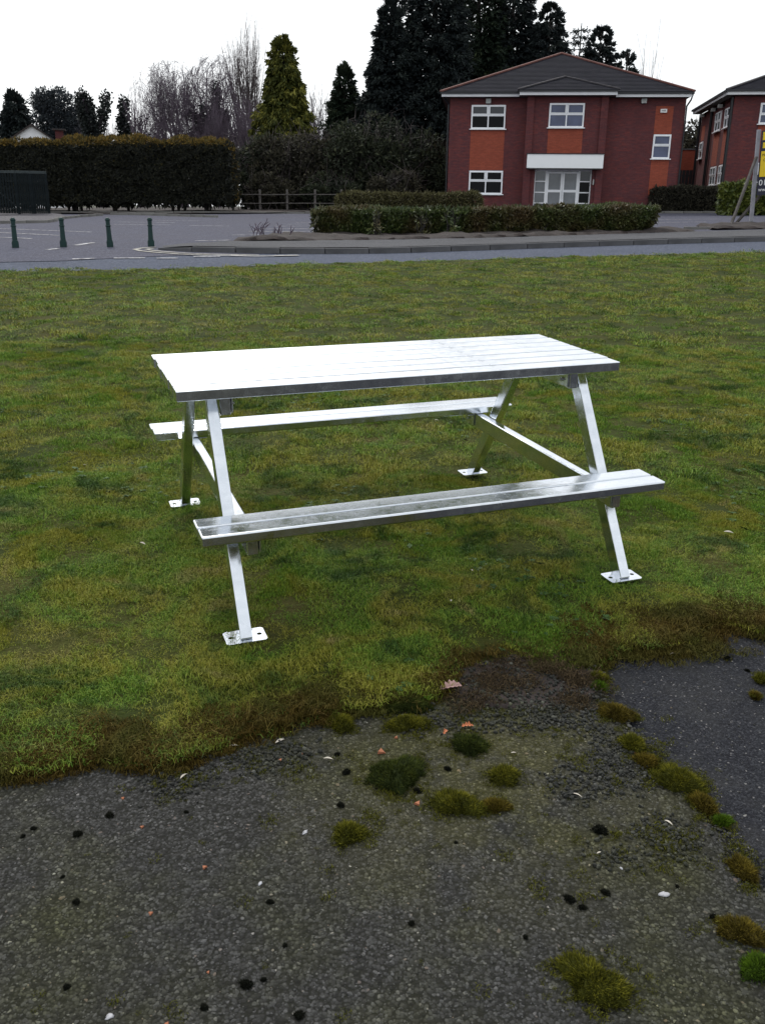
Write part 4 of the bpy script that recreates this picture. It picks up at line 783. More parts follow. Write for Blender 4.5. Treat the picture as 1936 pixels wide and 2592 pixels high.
def hedge(name, path, thick, z_bot, z_top, mat, seed, label, cat='hedge', group=None, dens=400, ll=.1, lw=.05, tintf=None, lump=.12, core=True, stems=0, taper=0, endround=.5, stray=.05):
    """clipped hedge along a path: leaf shell over a leafy core"""
    g = np.random.default_rng(seed); P = np.array(path, float); s = np.r_[0, np.cumsum(np.linalg.norm(np.diff(P, axis=0), axis=1))]; Ln = s[-1]
    e = empty(name, (P[0, 0], P[0, 1], gzf(*P[0])), label=label, cat=cat, group=group); org = np.array([P[0, 0], P[0, 1], gzf(*P[0])])
    def place(t, off, h):
        q = np.c_[np.interp(t, s, P[:, 0]), np.interp(t, s, P[:, 1])]; dq = np.c_[np.interp(t+.05, s, P[:, 0])-np.interp(t-.05, s, P[:, 0]), np.interp(t+.05, s, P[:, 1])-np.interp(t-.05, s, P[:, 1])]; dq /= np.maximum(np.linalg.norm(dq, axis=1), 1e-6)[:, None]
        nn = np.c_[dq[:, 1], -dq[:, 0]]; xy = q+nn*off[:, None]; return np.c_[xy, gz(q[:, 0], q[:, 1])+h]-org, nn, dq
    Hh = z_top-z_bot; per = 2*Hh+thick; n = int(dens*Ln*per)+int(dens*thick*Hh*2)
    t = g.uniform(0, Ln, n); u = g.uniform(0, per, n); nend = int(dens*thick*Hh*2)
    front = u < Hh; back = (u >= Hh) & (u < 2*Hh); topm = u >= 2*Hh
    off = np.where(front, thick/2, np.where(back, -thick/2, u-2*Hh-thick/2)); h = np.where(front, u, np.where(back, u-Hh, Hh)); nrm = np.zeros((n, 3))
    ed = np.zeros(n); 
    if nend: t[:nend] = np.where(g.random(nend) < .5, 0, Ln); off[:nend] = g.uniform(-thick/2, thick/2, nend); h[:nend] = g.uniform(0, Hh, nend); ed[:nend] = np.where(t[:nend] == 0, -1, 1)
    # rounded ends and lumpy faces
    lm = (vnoise(np.c_[t*1.0+seed, h*1.3+off], 1.6, seed)-.5)*lump*2+(vnoise(np.c_[t+seed, h*1.1], 5, seed+1)-.5)*lump
    de = np.minimum(t, Ln-t); rnd = np.where(de < endround, 1-np.sqrt(np.clip(1-(1-de/endround)**2, 0, 1)), 0) if endround > 0 else np.zeros(n)
    tp = 1-taper*(1-h/Hh)**1.5
    t = np.where(de < endround*2, Ln/2+(t-Ln/2)*(1-taper*.10*(1-h/Hh)), t)
    off2 = off*(1-.55*rnd)*tp; h2 = h*(1-.10*rnd)
    X, nn, dq = place(t, off2, z_bot+h2); nrm[:, :2] = np.where(front[:, None], nn, np.where(back[:, None], -nn, 0)); nrm[:, 2] = np.where(topm, 1, 0)
    if nend: nrm[:nend, :2] = dq[:nend]*ed[:nend, None]; nrm[:nend, 2] = 0
    X = X+nrm*(lm-np.abs(g.normal(0, .05, n))*ll*8*.5+stray*(g.random(n) < .06)*g.random(n)*4*ll)[:, None]
    D = nrm*.8+g.normal(0, .75, (n, 3))+np.array([0, 0, .35])
    tint = np.clip(g.normal(.42, .2, n), 0, 1) if tintf is None else tintf(h/Hh, t, topm, g)
    leaf_obj('foliage', X, D, ll*g.uniform(.6, 1.35, n), lw*g.uniform(.6, 1.35, n), tint, mat, e, g)
    n2 = int(n*.45); t2 = g.uniform(.1, Ln-.1, n2); o2 = g.uniform(-.42, .42, n2)*thick; h3 = g.uniform(.0, .95, n2)*Hh; tp2 = 1-taper*(1-h3/Hh)
    X2, _, _ = place(t2, o2*tp2, z_bot+h3); leaf_obj('inner_foliage', X2, g.normal(0, 1, (n2, 3)), ll*2.4, lw*2.4, g.random(n2)*.3, mat, e, g)  # dark oversized core leaves, added to block light leaking through the shell
    if stems:
        S = []
        for i in range(stems):
            ts = np.array([g.uniform(.15, Ln-.15)]); b_, _, _ = place(ts, np.array([g.normal(0, thick*.1)]), np.array([-.05])); 
            for q in range(3):
                b2, _, _ = place(ts+g.normal(0, .12), np.array([g.normal(0, thick*.22)]), np.array([z_bot+Hh*.35])); S.append((*b_[0], *b2[0], .02+.012*Hh, .012))
        obj('stems', tubes('stems', S, 4), M['bark_dark'], e, kind='stuff')
    return e
# ------------------------------------------------------------------ hedges
def t_tall(hf, t, top, g): return np.clip(np.where(top | (hf > .93), g.normal(.74, .17, len(hf)), g.normal(.2, .13, len(hf))+.5*np.clip(hf-.86, 0, 1)*4*g.random(len(hf))), 0, 1)
hedge('tall_hedge', [(-32, 49.4), (-18.3, 49.3), (-7.85, 49.0)], 2.0, .42, 3.38, M['hedge_brown'], 31, 'tall dark clipped conifer hedge with golden brown top behind the car park', dens=420, ll=.16, lw=.06, tintf=t_tall, lump=.26, stems=46, endround=.6)
hedge('laurel_hedge', [(-2.0, 25.35), (-.6, 25.35), (2.4, 25.95), (7.7, 27.05)], 1.05, .05, .64, M['laurel'], 33, 'long low glossy green hedge in the soil bed beside the road', dens=1300, ll=.095, lw=.040, lump=.10, stems=26, taper=.62, endround=.4, stray=.09)
hedge('twiggy_hedge', [(-1.65, 31.0), (3.1, 31.4)], .9, .05, .98, M['lowhedge'], 35, 'low olive brown twiggy hedge behind the long green one', dens=650, ll=.11, lw=.03, lump=.06, stray=.12, stems=10)
hedge('bright_hedge', [(14.75, 41.6), (19, 42.2)], 1.1, .1, 1.28, M['brighthedge'], 37, 'bright yellow green hedge behind the sign board', dens=520, ll=.14, lw=.075, lump=.16, stems=8)
hedge('dark_hedge', [(12.9, 46.3), (16.6, 46.0)], .9, .0, 1.15, M['shrub_br'], 38, 'dark brown hedge between the two brick offices', dens=420, ll=.12, lw=.05, lump=.08, stems=8)
# ------------------------------------------------------------------ shrubs behind the fence
for i, (x, y, rx, top, mt, lb) in enumerate([(-7.3, 54.2, 1.7, 5.4, 'shrub', 'grey green shrub beside the right end of the tall hedge'), (-5.6, 53.6, 1.9, 5.7, 'shrub_br', 'brown twiggy shrub below the golden conifer'), (-3.8, 54.0, 1.9, 5.9, 'shrub_br', 'tall purple brown shrub left of the fence middle'), (-2.0, 53.6, 1.8, 6.0, 'shrub', 'dark evergreen shrub behind the middle of the rail fence'), (-.3, 54.2, 1.9, 6.6, 'shrub', 'highest dark green shrub right of the fence'), (1.4, 53.8, 1.8, 5.9, 'shrub', 'olive green shrub in front of the dark conifers'), (3.0, 54.4, 1.7, 5.4, 'shrub_br', 'brown shrub behind the low twiggy hedge'), (4.2, 53.0, 1.3, 5.2, 'shrub', 'green shrub against the left corner of the office'), (-6.5, 51.9, 1.3, 3.3, 'shrub_br', 'low brown shrub behind the left end of the rail fence'), (-3.0, 51.9, 1.6, 3.4, 'shrub', 'low dark shrub behind the right end of the rail fence'), (.6, 51.6, 1.7, 3.6, 'shrub_br', 'low dark brown shrub right of the last fence post')]):
    bush('shrub', x, y, rx, 1.2, top, M[mt], 40+i, lb, n=5200, ll=.24, lw=.12)
# ------------------------------------------------------------------ conifers
conifer('golden_conifer', -6.6, 62, 12.0, 2.75, M['gold_con'], 61, 'golden yellow conifer standing above the shrubs', nclump=460, nsp=60, spl=.30, spw=.11, pw=.62, droop=1.0, csz=.42, group=None)
conifer('small_conifer', -2.85, 66, 11.0, 2.5, M['green_con'], 62, 'small dark conifer between the golden one and the tall ones', nclump=270, nsp=58, pw=.7, csz=.6, droop=.3)
conifer('dark_conifer', .15, 63, 14.5, 3.1, M['dark_con'], 63, 'leftmost tall near-black conifer beside the office roof', nclump=430, nsp=58, pw=.72, csz=.5, droop=.35)
conifer('dark_conifer', 3.0, 64.5, 18.8, 3.7, M['dark_con'], 64, 'widest tall dark conifer, its top above the picture', nclump=520, nsp=58, pw=.5, csz=.62, droop=.3)
conifer('dark_conifer', 6.3, 70, 18.8, 3.7, M['green_con'], 65, 'dark conifer behind the left half of the office roof', nclump=520, nsp=58, pw=.5, csz=.6, droop=.3)
conifer('dark_conifer', 8.8, 71, 18.4, 3.3, M['dark_con'], 66, 'dark conifer behind the peak of the office roof', nclump=500, nsp=58, pw=.45, csz=.6, droop=.3)
conifer('dark_conifer', 11.3, 70, 15.5, 3.5, M['dark_con'], 67, 'pointed dark conifer just right of the roof peak', nclump=640, nsp=50, pw=.58, csz=.36, droop=.6)
conifer('dark_conifer', 14.95, 70, 14.1, 3.0, M['dark_con'], 69, 'narrow dark conifer next to the sparse cedar', nclump=480, nsp=50, pw=.55, csz=.34, droop=.5)
conifer('dark_conifer', 16.95, 70, 12.8, 1.7, M['dark_con'], 70, 'smallest thin conifer at the right end of the dark row', nclump=190, nsp=50, pw=.5, csz=.35, droop=.5)
conifer('dark_conifer', 4.6, 60, 9.0, 1.4, M['dark_con'], 73, 'low dark conifer in the gap beside the left office wall', nclump=220, nsp=50, pw=.5, csz=.5, droop=.3)
conifer('dark_conifer', -30.7, 80, 10.6, 2.6, M['dark_con'], 71, 'dark conifer at the far left edge above the hedge', nclump=260, nsp=58, spl=.34, spw=.13, pw=.6, csz=.8, group='evergreens beyond the hedge')
conifer('dark_conifer', 13.0, 72, 12.4, 2.9, M['green_con'], 74, 'low broad conifer showing just above the right roof slope', nclump=420, nsp=44, pw=.6, csz=.36, droop=.4)
# sparse cedar with tiers
g = np.random.default_rng(72); e = empty('cedar_tree', (14.3, 74, gzf(14.3, 74)), label='sparse feathery cedar with level branches above the roof', cat='tree'); S = []; LP, LD_ = [], []
S.append((0, 0, 0, 0, 0, 12.9, .22, .03))
for z in np.arange(8.2, 12.8, .42):
    for _ in range(4):
        a = g.random()*6.283; L = (13.3-z)*.42*g.uniform(.6, 1.1)+.2; d = np.array([math.cos(a), math.sin(a), g.uniform(-.12, .1)]); p1 = np.array([0, 0, z])+d*L; S.append((0, 0, z, *p1, .035, .01))
        for q in range(26): LP.append(np.array([0, 0, z])+d*L*g.uniform(.3, 1)+g.normal(0, .10, 3)*[1.4, 1.4, .5]); LD_.append(d*.4+g.normal(0, .6, 3)+[0, 0, -.2])
obj('trunk', tubes('trunk', S, 5), M['bark_dark'], e); leaf_obj('foliage', np.array(LP), np.array(LD_), .24, .09, g.random(len(LP)), M['dark_con'], e, g)
# ------------------------------------------------------------------ left background trees
bush('evergreen_tree', -29.4, 86, 2.3, 2.0, 11.5, M['pine'], 80, 'rounded blue grey evergreen tree above the white gable', n=10000, ll=.26, lw=.13, group='evergreens beyond the hedge', cat='tree', z0=6.2, twig=40, twigmat='bark_dark', lumps=26)
bare_tree('bare_tree', -18.6, 85, 12.0, .30, 82, 'broad bare beech, left one of the pair', nch=(9, 6, 5, 5, 4), spread=.80, upb=.0, wander=.18, trunk=.26, width=3.9, shrink=.78, maxlev=5, dome=.5)
bare_tree('bare_tree', -14.3, 86, 12.6, .34, 83, 'broad bare beech with dark ivy clad trunk, right one of the pair', nch=(10, 6, 5, 5, 4), spread=.85, upb=.0, wander=.18, trunk=.5, ivy=5200, width=3.9, shrink=.66, maxlev=5, dome=.5)
bare_tree('poplar_tree', -12.35, 88, 15.2, .13, 84, 'tall slender bare tree with upright stems left of the golden conifer', nch=(7, 5, 3), spread=.26, upb=.14, wander=.05, trunk=.62, maxlev=3, stems=6, width=2.2, mat='bark_pale')
bare_tree('bare_sapling', -18.25, 70, 8.6, .16, 85, 'slim bare tree with ivy on its leaning trunk', nch=(7, 4, 3), spread=.32, upb=.1, wander=.08, trunk=.6, maxlev=3, stems=2, ivy=500, width=1.1)
bare_tree('ivy_tree', -22.4, 75, 8.4, .26, 86, 'forked ivy covered tree stump, left one of two', nch=(4, 3), spread=.30, upb=.12, trunk=.85, maxlev=1, ivy=5600, width=1.1, shrink=.4)
bare_tree('ivy_tree', -21.1, 76, 7.9, .24, 87, 'narrow ivy covered tree stump, right one of two', nch=(3, 3), spread=.2, upb=.12, trunk=.9, maxlev=1, ivy=4200, width=.6, shrink=.35)
for i, (x, y, H, lb) in enumerate([(-25.5, 84, 7.2, 'pale bare thicket right of the rounded evergreen'), (-23.0, 88, 7.0, 'bare thicket behind the ivy covered stumps'), (-20.6, 82, 5.8, 'bare thicket between the slim tree and the stumps'), (-14.2, 80, 7.6, 'bare brown thicket below the right beech'), (-11.8, 80, 8.2, 'bare brown thicket below the tall slender tree'), (-9.8, 76, 7.8, 'bare thicket left of the golden conifer'), (-4.9, 72, 7.9, 'bare thicket right of the golden conifer'), (-17.2, 82, 6.6, 'bare thicket between the two beech trunks')]):
    bare_tree('bare_thicket', x, y, H, .06, 90+i, lb, nch=(6, 5, 5), spread=.45, upb=.08, trunk=.5, maxlev=3, stems=7, width=1.9, mat='bark')
bare_tree('bare_sapling', 17.6, 66, 11.0, .05, 99, 'thin bare sapling at the right end of the conifers', nch=(6, 3), spread=.3, upb=.12, trunk=.7, maxlev=2, stems=2, width=.6, mat='bark_pale')
for i, (x, y, top, lb) in enumerate([(18.2, 63, 7.3, 'brown green bush seen between the two offices'), (20.6, 64, 7.6, 'brown green bush half hidden by the right office')]):
    bush('shrub', x, y, 1.9, 1.5, top, M['shrub_br'], 110+i, lb, n=3000, ll=.3, lw=.16, group='bushes between the offices')
bare_tree('bare_tree', 18.0, 66, 7.9, .08, 112, 'bare twiggy tree in the gap between the offices', nch=(6, 5, 4), spread=.5, trunk=.5, maxlev=3, stems=3, width=1.6)
#@@BUILDINGS@@
# ================================================================== OFFICE BUILDINGS
def roof_slope(name, A, B, Cc, D, n, mat, parent, th=.022):
    """courses of tiles from eave A-B up to D-C (A->D left edge, B->C right edge)"""
    A, B, Cc, D = (np.array(q, float) for q in (A, B, Cc, D)); nr = np.cross(B-A, D-A); nr /= np.linalg.norm(nr); V = []; Fq = []
    for i in range(n):
        f0, f1 = i/n, min((i+1.02)/n, 1); l0, r0, l1, r1 = A+(D-A)*f0, B+(Cc-B)*f0, A+(D-A)*f1, B+(Cc-B)*f1; k = len(V)
        V += [l0+nr*th, r0+nr*th, r1+nr*.003, l1+nr*.003, l0-nr*.004, r0-nr*.004]; Fq += [(k, k+1, k+2, k+3), (k+4, k+5, k+1, k)]
    return obj(name, np_mesh(name, V, Fq), mat, parent)
def window(parent, x0, x1, z0, z1, y, cols, zsplit, glassm, axis='x', fw_=.065, sill=True, alt=None):
    """axis x: facade facing -y; axis y: wall facing -x (x0,x1 are then y positions). frame with panes, opening sashes and sill as children"""
    def bx(lst): return [(a, b_, y+c0, y+c1, c2, d) if axis == 'x' else (y+c0, y+c1, a, b_, c2, d) for a, b_, c0, c1, c2, d in lst]
    fr = [(x0, x1, -.02, .05, z0, z0+fw_), (x0, x1, -.02, .05, z1-fw_, z1), (x0, x0+fw_, -.02, .05, z0+fw_, z1-fw_), (x1-fw_, x1, -.02, .05, z0+fw_, z1-fw_)]
    xs = np.linspace(x0, x1, cols+1); zr = [z0, z1] if zsplit is None else [z0, z0+(z1-z0)*zsplit, z1]
    if zsplit is not None: fr.append((x0+fw_, x1-fw_, -.02, .05, zr[1]-fw_*.5, zr[1]+fw_*.5))
    for xm in xs[1:-1]:
        for za, zb in zip(zr[:-1], zr[1:]): fr.append((xm-fw_*.45, xm+fw_*.45, -.022, .048, za+fw_*.5, zb-fw_*.5))
    w_ = obj('window', boxes('window', bx(fr)), M['upvc'], parent)
    for i in range(cols):
        for j in range(len(zr)-1):
            gm = alt[j] if alt else glassm
            obj('pane', boxes('pane', bx([(xs[i]+fw_*.4, xs[i+1]-fw_*.4, .012, .022, zr[j]+fw_*.4, zr[j+1]-fw_*.4)])), M[gm], w_)
            if j == 1:
                a, b_, c2, d, q = xs[i]+fw_*.55, xs[i+1]-fw_*.55, zr[j]+fw_*.5, zr[j+1]-fw_*.6, .045
                obj('opening_sash', boxes('opening_sash', bx([(a, b_, -.04, -.018, c2, c2+q), (a, b_, -.04, -.018, d-q, d), (a, a+q, -.04, -.018, c2+q, d-q), (b_-q, b_, -.04, -.018, c2+q, d-q)])), M['upvc'], w_)
    if sill: obj('sill', boxes('sill', bx([(x0-.07, x1+.07, -.10, .03, z0-.045, z0-.003)])), M['upvc'], w_)
    return w_
B1 = empty('office_building', (2.95, 47.4, 0), (0, 0, -R(6)), label='two storey dark red brick office with hipped slate roof and white canopy entrance', cat='building')
def bp(name, bl, mat, par=None): return obj(name, boxes(name, bl), M[mat], par or B1)
ZB, ZS = 1.2, 6.88                     # base below ground, soffit
bp('wall', [(.1, 3.8, 0, .3, ZB, ZS)], 'brick'); bp('wall', [(7.6, 11.27, 0, .3, ZB, ZS)], 'brick')
bp('wall', [(.1, .4, .3, 11, ZB, ZS), (10.97, 11.27, .3, 11, ZB, ZS), (.4, 10.97, 10.7, 11, ZB, ZS)], 'brick')
bp('entrance_bay', [(4.13, 4.36, -.45, .3, ZB, 3.66), (7.12, 7.27, -.45, .3, ZB, 3.66), (4.13, 7.27, -.45, .3, 3.66, ZS)], 'brick')
bp('brick_pier', [(3.8, 4.13, -.56, .3, ZB, ZS)], 'brick'); bp('brick_pier', [(7.27, 7.6, -.56, .3, ZB, ZS)], 'brick')
for q in [(1.15, 2.80, -.006, .05, 3.62, 5.43), (9.90, 10.72, -.006, .05, 5.28, 6.51), (9.92, 10.76, -.006, .05, 2.52, 4.13), (4.87, 6.51, -.456, -.4, 4.32, 5.46)]: bp('orange_brick_panel', [q], 'brick_or')
window(B1, 1.15, 2.80, 5.49, 6.56, -.03, 2, .56, 'glass_grey', alt=('glass_dark', 'glass_grey'))
window(B1, 1.16, 2.82, 2.49, 3.58, -.03, 2, .56, 'glass_dark')
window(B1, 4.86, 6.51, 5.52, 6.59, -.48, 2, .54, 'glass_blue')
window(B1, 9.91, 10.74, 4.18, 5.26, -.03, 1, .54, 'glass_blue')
# canopy
cn = bp('canopy', [(3.93, 7.53, -1.0, -.56, 3.68, 4.30)], 'canopy'); bp('canopy_capping', [(3.89, 7.57, -1.03, -.54, 4.30, 4.34)], 'black', cn); bp('canopy_soffit', [(3.97, 7.49, -.98, -.47, 3.64, 3.68)], 'soffit', cn)
# glazed entrance
ys = -.16
ent = bp('entrance_screen', [(4.36, 7.12, ys, ys+.07, 3.58, 3.66), (4.36, 4.42, ys, ys+.07, ZB, 3.58), (7.06, 7.12, ys, ys+.07, ZB, 3.58), (4.90, 4.98, ys, ys+.07, ZB, 3.58), (6.50, 6.58, ys, ys+.07, ZB, 3.58)]+[(a, b_, ys, ys+.06, z, z+.05) for a, b_ in ((4.42, 4.90), (6.58, 7.06)) for z in (2.07, 2.57, 3.08)], 'upvc')
for a, b_, gl in ((4.42, 4.90, ('glass_grey', 'glass_door', 'glass_door', 'glass_door')), (6.58, 7.06, ('glass_dark', 'glass_dark', 'glass_dark', 'glass_grey'))):
    for (z0, z1), gm in zip(((1.6, 2.07), (2.12, 2.57), (2.62, 3.08), (3.13, 3.58)), gl): bp('side_pane', [(a, b_, ys+.03, ys+.04, z0, z1)], gm, ent)
for a, b_, s in ((4.98, 5.735, 1), (5.745, 6.50, -1)):
    d = bp('door', [(a, a+.085, ys-.01, ys+.05, ZB, 3.56), (b_-.085, b_, ys-.01, ys+.05, ZB, 3.56), (a+.085, b_-.085, ys-.01, ys+.05, 3.47, 3.56), (a+.085, b_-.085, ys-.01, ys+.05, 2.60, 2.72), (a+.085, b_-.085, ys-.01, ys+.05, ZB, 1.9)], 'upvc')
    bp('door_pane', [(a+.08, b_-.08, ys+.02, ys+.03, 2.71, 3.48)], 'glass_door', d); bp('door_pane', [(a+.08, b_-.08, ys+.02, ys+.03, 1.88, 2.61)], 'glass_door', d)
    hx = b_-.06 if s > 0 else a+.02; bp('door_handle', [(hx, hx+.04, ys-.05, ys-.01, 2.35, 2.62)], 'upvc', d)
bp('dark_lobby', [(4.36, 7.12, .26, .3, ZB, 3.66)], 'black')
bp('door_lamp', [(7.16, 7.22, -.52, -.451, 2.95, 3.2)], 'lightbox')
# eaves
bp('fascia', [(-.30, 3.40, -.47, -.44, 6.88, 7.0)], 'fascia'); bp('fascia', [(7.92, 11.42, -.47, -.44, 6.86, 6.985)], 'fascia'); bp('fascia', [(3.40, 7.92, -.98, -.95, 6.89, 7.03)], 'fascia')
bp('soffit', [(-.28, 3.40, -.44, 0, 6.885, 6.90), (7.92, 11.40, -.44, 0, 6.885, 6.90), (3.42, 7.90, -.95, 0, 6.892, 6.91), (-.28, .1, 0, 11.4, 6.885, 6.90), (11.27, 11.40, 0, 11.4, 6.885, 6.90)], 'soffit')
bp('gutter', [(-.36, 3.38, -.56, -.47, 7.0, 7.085)], 'black'); bp('gutter', [(7.94, 11.5, -.56, -.47, 6.99, 7.075)], 'black'); bp('gutter', [(3.36, 7.96, -1.07, -.98, 7.03, 7.11)], 'black'); bp('gutter', [(11.44, 11.52, -.47, 11.4, 6.99, 7.07)], 'black'); bp('gutter', [(-.38, -.30, -.47, 11.4, 7.0, 7.08)], 'black')
EL, ER, EB, ET, AP = -.34, 11.5, -.55, 7.08, (5.67, 5.5, 9.62)
rf = roof_slope('roof', (EL, EB, ET), (ER, EB, ET), AP, AP, 30, M['slate'], B1)
roof_slope('roof_slope', (ER, EB, ET), (ER, 11.5, ET), AP, AP, 30, M['slate'], rf); roof_slope('roof_slope', (ER, 11.5, ET), (EL, 11.5, ET), AP, AP, 30, M['slate'], rf); roof_slope('roof_slope', (EL, 11.5, ET), (EL, EB, ET), AP, AP, 30, M['slate'], rf)
for q in ((EL, EB), (ER, EB)): obj('hip_ridge', bar('hip_ridge', (q[0], q[1], ET+.03), (AP[0], AP[1], AP[2]+.03), .2, .09, .03), M['hip'], rf)
bap = (5.6, .75, 7.88); bl_, br_ = (3.33, -1.06, 7.11), (7.99, -1.06, 7.11)
bay = roof_slope('bay_roof', bl_, br_, bap, bap, 9, M['slate'], B1)
roof_slope('roof_slope', (3.33, .1, 7.11), bl_, bap, (5.6, 1.6, 7.88), 9, M['slate'], bay); roof_slope('roof_slope', br_, (7.99, .1, 7.11), (5.6, 1.6, 7.88), bap, 9, M['slate'], bay)
for q in (bl_, br_): obj('hip_ridge', bar('hip_ridge', (q[0], q[1], q[2]+.03), (bap[0], bap[1], bap[2]+.03), .16, .07, .02), M['hipg'], bay)
for x in (1.95, 9.29):
    fl = bp('flood_light', [(x-.12, x+.12, -.2, -.05, 6.62, 6.82)], 'lightbox'); bp('bracket', [(x-.03, x+.03, -.08, 0, 6.66, 6.88)], 'black', fl)
al = bp('alarm_box', [(10.11, 10.41, -.09, -.006, 6.22, 6.38)], 'sign_white')
def text(name, s, size, mat, parent, loc, rot=(R(90), 0, 0), ext=.002):
    cu = bpy.data.curves.new(name, 'FONT'); cu.body = s; cu.size = size; cu.extrude = ext; cu.align_x = 'LEFT'
    o = bpy.data.objects.new(name, cu); C.objects.link(o); dg = bpy.context.evaluated_depsgraph_get(); me = bpy.data.meshes.new_from_object(o.evaluated_get(dg)); bpy.data.objects.remove(o)
    return obj(name, me, M[mat], parent, loc, rot)
text('lettering', 'swift', .11, 'sign_navy', al, (10.15, -.094, 6.275))
dp = obj('downpipe', tubes('downpipe', [(11.3, -.06, 1.3, 11.3, -.06, 6.5, .04, .04), (11.3, -.06, 6.5, 11.42, -.3, 6.75, .04, .04), (11.42, -.3, 6.75, 11.46, -.45, 7.0, .04, .04)], 6), M['black'], B1)
obj('downpipe', tubes('downpipe', [(.03, .05, 1.3, .03, .05, 6.6, .04, .04), (.03, .05, 6.6, -.25, -.3, 6.95, .04, .04)], 6), M['black'], B1)
# second office on the right
B2 = empty('office_building', (16.52, 46.5, 0), (0, 0, -R(8)), label='brick office cut off by the right edge, its side wall with white windows', cat='building')
b2 = lambda name, bl, mat, par=None: obj(name, boxes(name, bl), M[mat], par or B2)
b2('wall', [(0, 9, 0, .3, 1.2, 7.0)], 'brick'); b2('wall', [(0, .3, .3, 8.0, 1.2, 7.0)], 'brick'); b2('wall', [(.3, 9, 7.7, 8.0, 1.2, 7.0), (8.7, 9, .3, 7.7, 1.2, 7.0)], 'brick')
for y0, y1, z0, z1 in ((2.5, 3.85, 4.06, 5.63), (-.0, 0, 0, 0), (.35, 1.6, 4.06, 5.63), (6.6, 7.5, 5.55, 6.3)):
    if y1 > y0: b2('orange_brick_panel', [(-.006, .05, y0, y1, z0, z1)], 'brick_or')
window(B2, 2.5, 3.85, 5.70, 6.63, -.03, 2, .5, 'glass_grey', 'y'); window(B2, .35, 1.6, 5.70, 6.60, -.03, 2, .5, 'glass_grey', 'y')
window(B2, 2.2, 3.55, 3.1, 3.99, -.03, 2, .5, 'glass_grey', 'y'); window(B2, .35, 1.5, 3.1, 3.99, -.03, 2, .5, 'glass_grey', 'y'); window(B2, 6.6, 7.4, 4.6, 5.46, -.03, 1, .5, 'glass_grey', 'y')
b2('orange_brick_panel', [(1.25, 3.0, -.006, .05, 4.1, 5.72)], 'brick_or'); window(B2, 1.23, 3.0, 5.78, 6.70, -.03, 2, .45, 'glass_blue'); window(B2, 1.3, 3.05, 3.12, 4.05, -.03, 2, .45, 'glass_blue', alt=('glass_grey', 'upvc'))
for y in (.02, 4.75, 7.9): obj('downpipe', tubes('downpipe', [(-.09, y, 1.2, -.09, y, 6.95, .075, .075)], 6), M['black'], B2)
for y in (2.2, 3.9, 6.8):
    fl = b2('flood_light', [(-.3, -.1, y-.1, y+.1, 6.72, 6.88)], 'lightbox'); b2('bracket', [(-.1, 0, y-.03, y+.03, 6.76, 6.9)], 'black', fl)
b2('fascia', [(-.42, 9.4, -.45, -.42, 7.02, 7.15)], 'fascia'); b2('fascia', [(-.45, -.42, -.42, 8.4, 7.02, 7.15)], 'fascia'); b2('soffit', [(-.42, 9.4, -.42, 0, 7.02, 7.035), (-.42, 0, 0, 8.4, 7.02, 7.035)], 'soffit')
b2('gutter', [(-.53, 9.4, -.54, -.45, 7.15, 7.24)], 'black'); b2('gutter', [(-.54, -.45, -.45, 8.4, 7.15, 7.24)], 'black')
ap2 = (4.5, 4, 9.15); e0, e1, e2, e3 = (-.5, -.5, 7.22), (9.5, -.5, 7.22), (9.5, 8.5, 7.22), (-.5, 8.5, 7.22)
rf2 = roof_slope('roof', e0, e1, ap2, ap2, 28, M['slate'], B2)
for a, b_ in ((e1, e2), (e2, e3), (e3, e0)): roof_slope('roof_slope', a, b_, ap2, ap2, 28, M['slate'], rf2)
obj('hip_ridge', bar('hip_ridge', (e0[0], e0[1], e0[2]+.03), (4.5, 4, 9.18), .18, .08, .03), M['hipg'], rf2)
# brick wall and dark gate in the gap between the offices
gw = empty('brick_wall', (17.2, 57, gzf(17.2, 57)), (0, 0, -R(8)), label='orange brick boundary wall far back between the offices', cat='wall')
obj('wall', boxes('wall', [(0, 6, 0, .22, -.3, 3.3)]), M['brick_or'], gw); obj('coping', boxes('coping', [(-.03, 6.03, -.04, .26, 3.3, 3.38)]), M['kerb'], gw)
gt = empty('dark_gate', (16.6, 55.5, gzf(16.6, 55.5)), (0, 0, -R(8)), label='black slatted gate in the gap between the two offices', cat='gate')
for i in range(14): obj('gate_board', boxes('gate_board', [(i*.2, i*.2+.18, 0, .03, .05, 2.15)]), M['black'], gt)
obj('gate_rail', boxes('gate_rail', [(0, 2.8, .03, .08, .4, .5), (0, 2.8, .03, .08, 1.8, 1.9)]), M['black'], gt)
